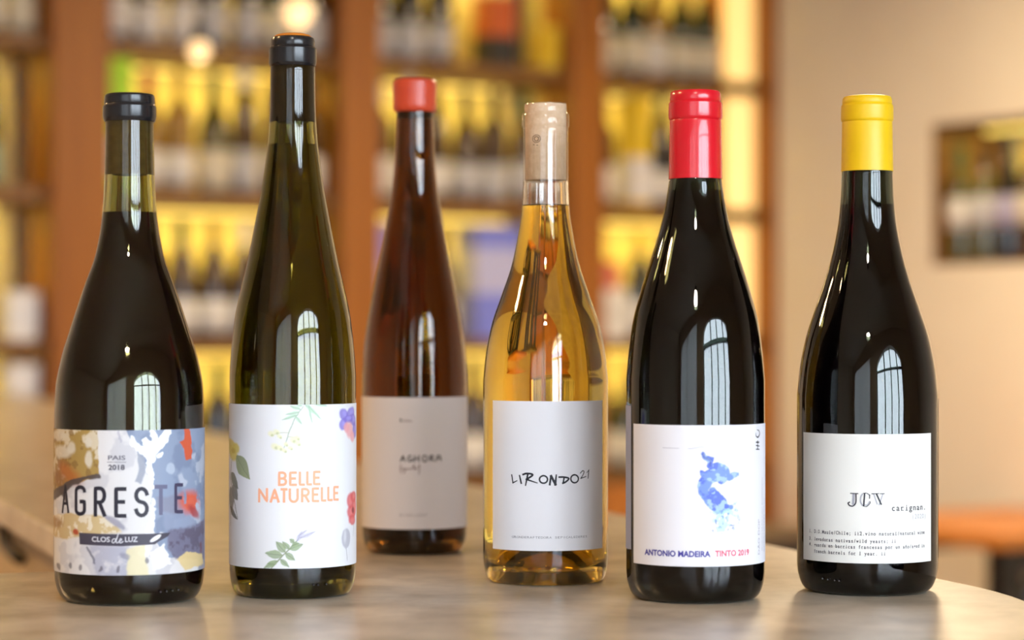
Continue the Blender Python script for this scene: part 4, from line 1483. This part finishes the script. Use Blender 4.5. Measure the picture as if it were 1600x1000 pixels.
# ================= bottle 6: yellow capsule =================
b6 = Bottle(1355, 932, 109, 0.0335, 'dark bottle with matt yellow capsule and ivory typewriter-text label')
b6.body([(268, 39.4), (300, 40.5), (342, 44), (389, 52.5), (436, 65), (483, 81), (530, 96), (577, 105)],
        [(154, 34), (158, 36.5), (190, 37.6), (200, 37.8), (266, 38.9)], M_GREENBLACK, WINE_DARK, 322)
b6.ring('yellow_capsule', [(150, 0), (150, 30), (151.5, 36), (155, 38.2), (161, 38.7), (162.5, 38.2), (164, 39.2), (166, 40.4), (186, 40.8), (189, 40.2), (191, 38.6), (193.5, 39.1), (230, 39.6), (268, 40.4), (268, 39.5)], mat('yellow_foil', lin((228, 186, 8)), 0.42))
b6.cork(158, 270, 27, M_CORK)
aL, aR = b6.pix(1256, 770)[0], b6.pix(1454, 770)[0]
z1, z0 = b6.pix(1355, 678.5)[1], b6.pix(1355, 880.5)[1]
lab6 = b6.label_patch(aL, aR, z0, z1, paper_mat('ivory_paper', lin((222, 220, 215))))
bl6 = b6.label_patch(b6.R * 1.42, b6.R * 2.6, b6.pix(1460, 876)[1], b6.pix(1460, 624)[1], paper_mat('white_back_paper', lin((232, 230, 236))), 'back_label')
o6, k6 = (1255, 750), 7.693
GREY6 = ink('light_grey', (160, 160, 170))
pen(b6, 'lettering', [(zz(o6, k6, p), w_) for p, w_ in (
    ([(608, 168), (602, 288)], 4.0), (curve_pts([(712, 168), (692, 205), (690, 262), (712, 305)]), 2.2), ([(848, 172), (888, 290)], 1.8), ([(954, 172), (912, 298)], 1.8), (curve_pts([(742, 300), (770, 300), (795, 262)]), 1.4))], GREY6, lab6)
pen(b6, 'lettering', [(zz(o6, k6, p), w_) for p, w_ in (
    ([(570, 160), (660, 163)], 1.4), (curve_pts([(636, 163), (634, 270), (600, 312), (560, 306), (542, 278), (560, 266)]), 1.9),
    ([(738, 165), (728, 308)], 2.3), (curve_pts([(722, 160), (760, 158), (792, 178), (800, 216)]), 1.1), ([(800, 178), (796, 220)], 1.4), (curve_pts([(720, 312), (762, 318), (800, 282), (804, 258)]), 1.1),
    ([(822, 165), (910, 163)], 1.2), ([(880, 168), (936, 292)], 2.3), ([(925, 165), (974, 163)], 1.2))], INK_NAVY, lab6, 0.00040)
text(b6, 'lettering', 'carignan.', 1392, 1446, 797.5, 9.0, INK_NAVY, lab6, 0.012, mono=True)
text(b6, 'lettering', '(2020)', 1424, 1446, 810, 7.0, ink('light_grey', (0, 0, 0)), lab6, 0.0, mono=True)
TY = ink('typewriter', (74, 72, 82))
rows = [('1. D.O.Maule/Chile; ii2.vino natural/natural wine', 1265, 1444, 836.5), ('3. levaduras nativas/wild yeasts; ii', 1265, 1400, 847.8),
        ('4. guarda en barricas francesas por un año/aged in', 1265, 1444, 857.5), ('french barrels for 1 year. ii', 1272.5, 1384, 867.0)]
for tx, x0, x1, yb in rows:
    text(b6, 'lettering', tx, x0, x1, yb, 5.4, TY, lab6, 0.02, mono=True)
dots(b6, [(1285, 904), (1293, 905.5), (1304, 907), (1311, 907.5)], 0.0006, GDARK)
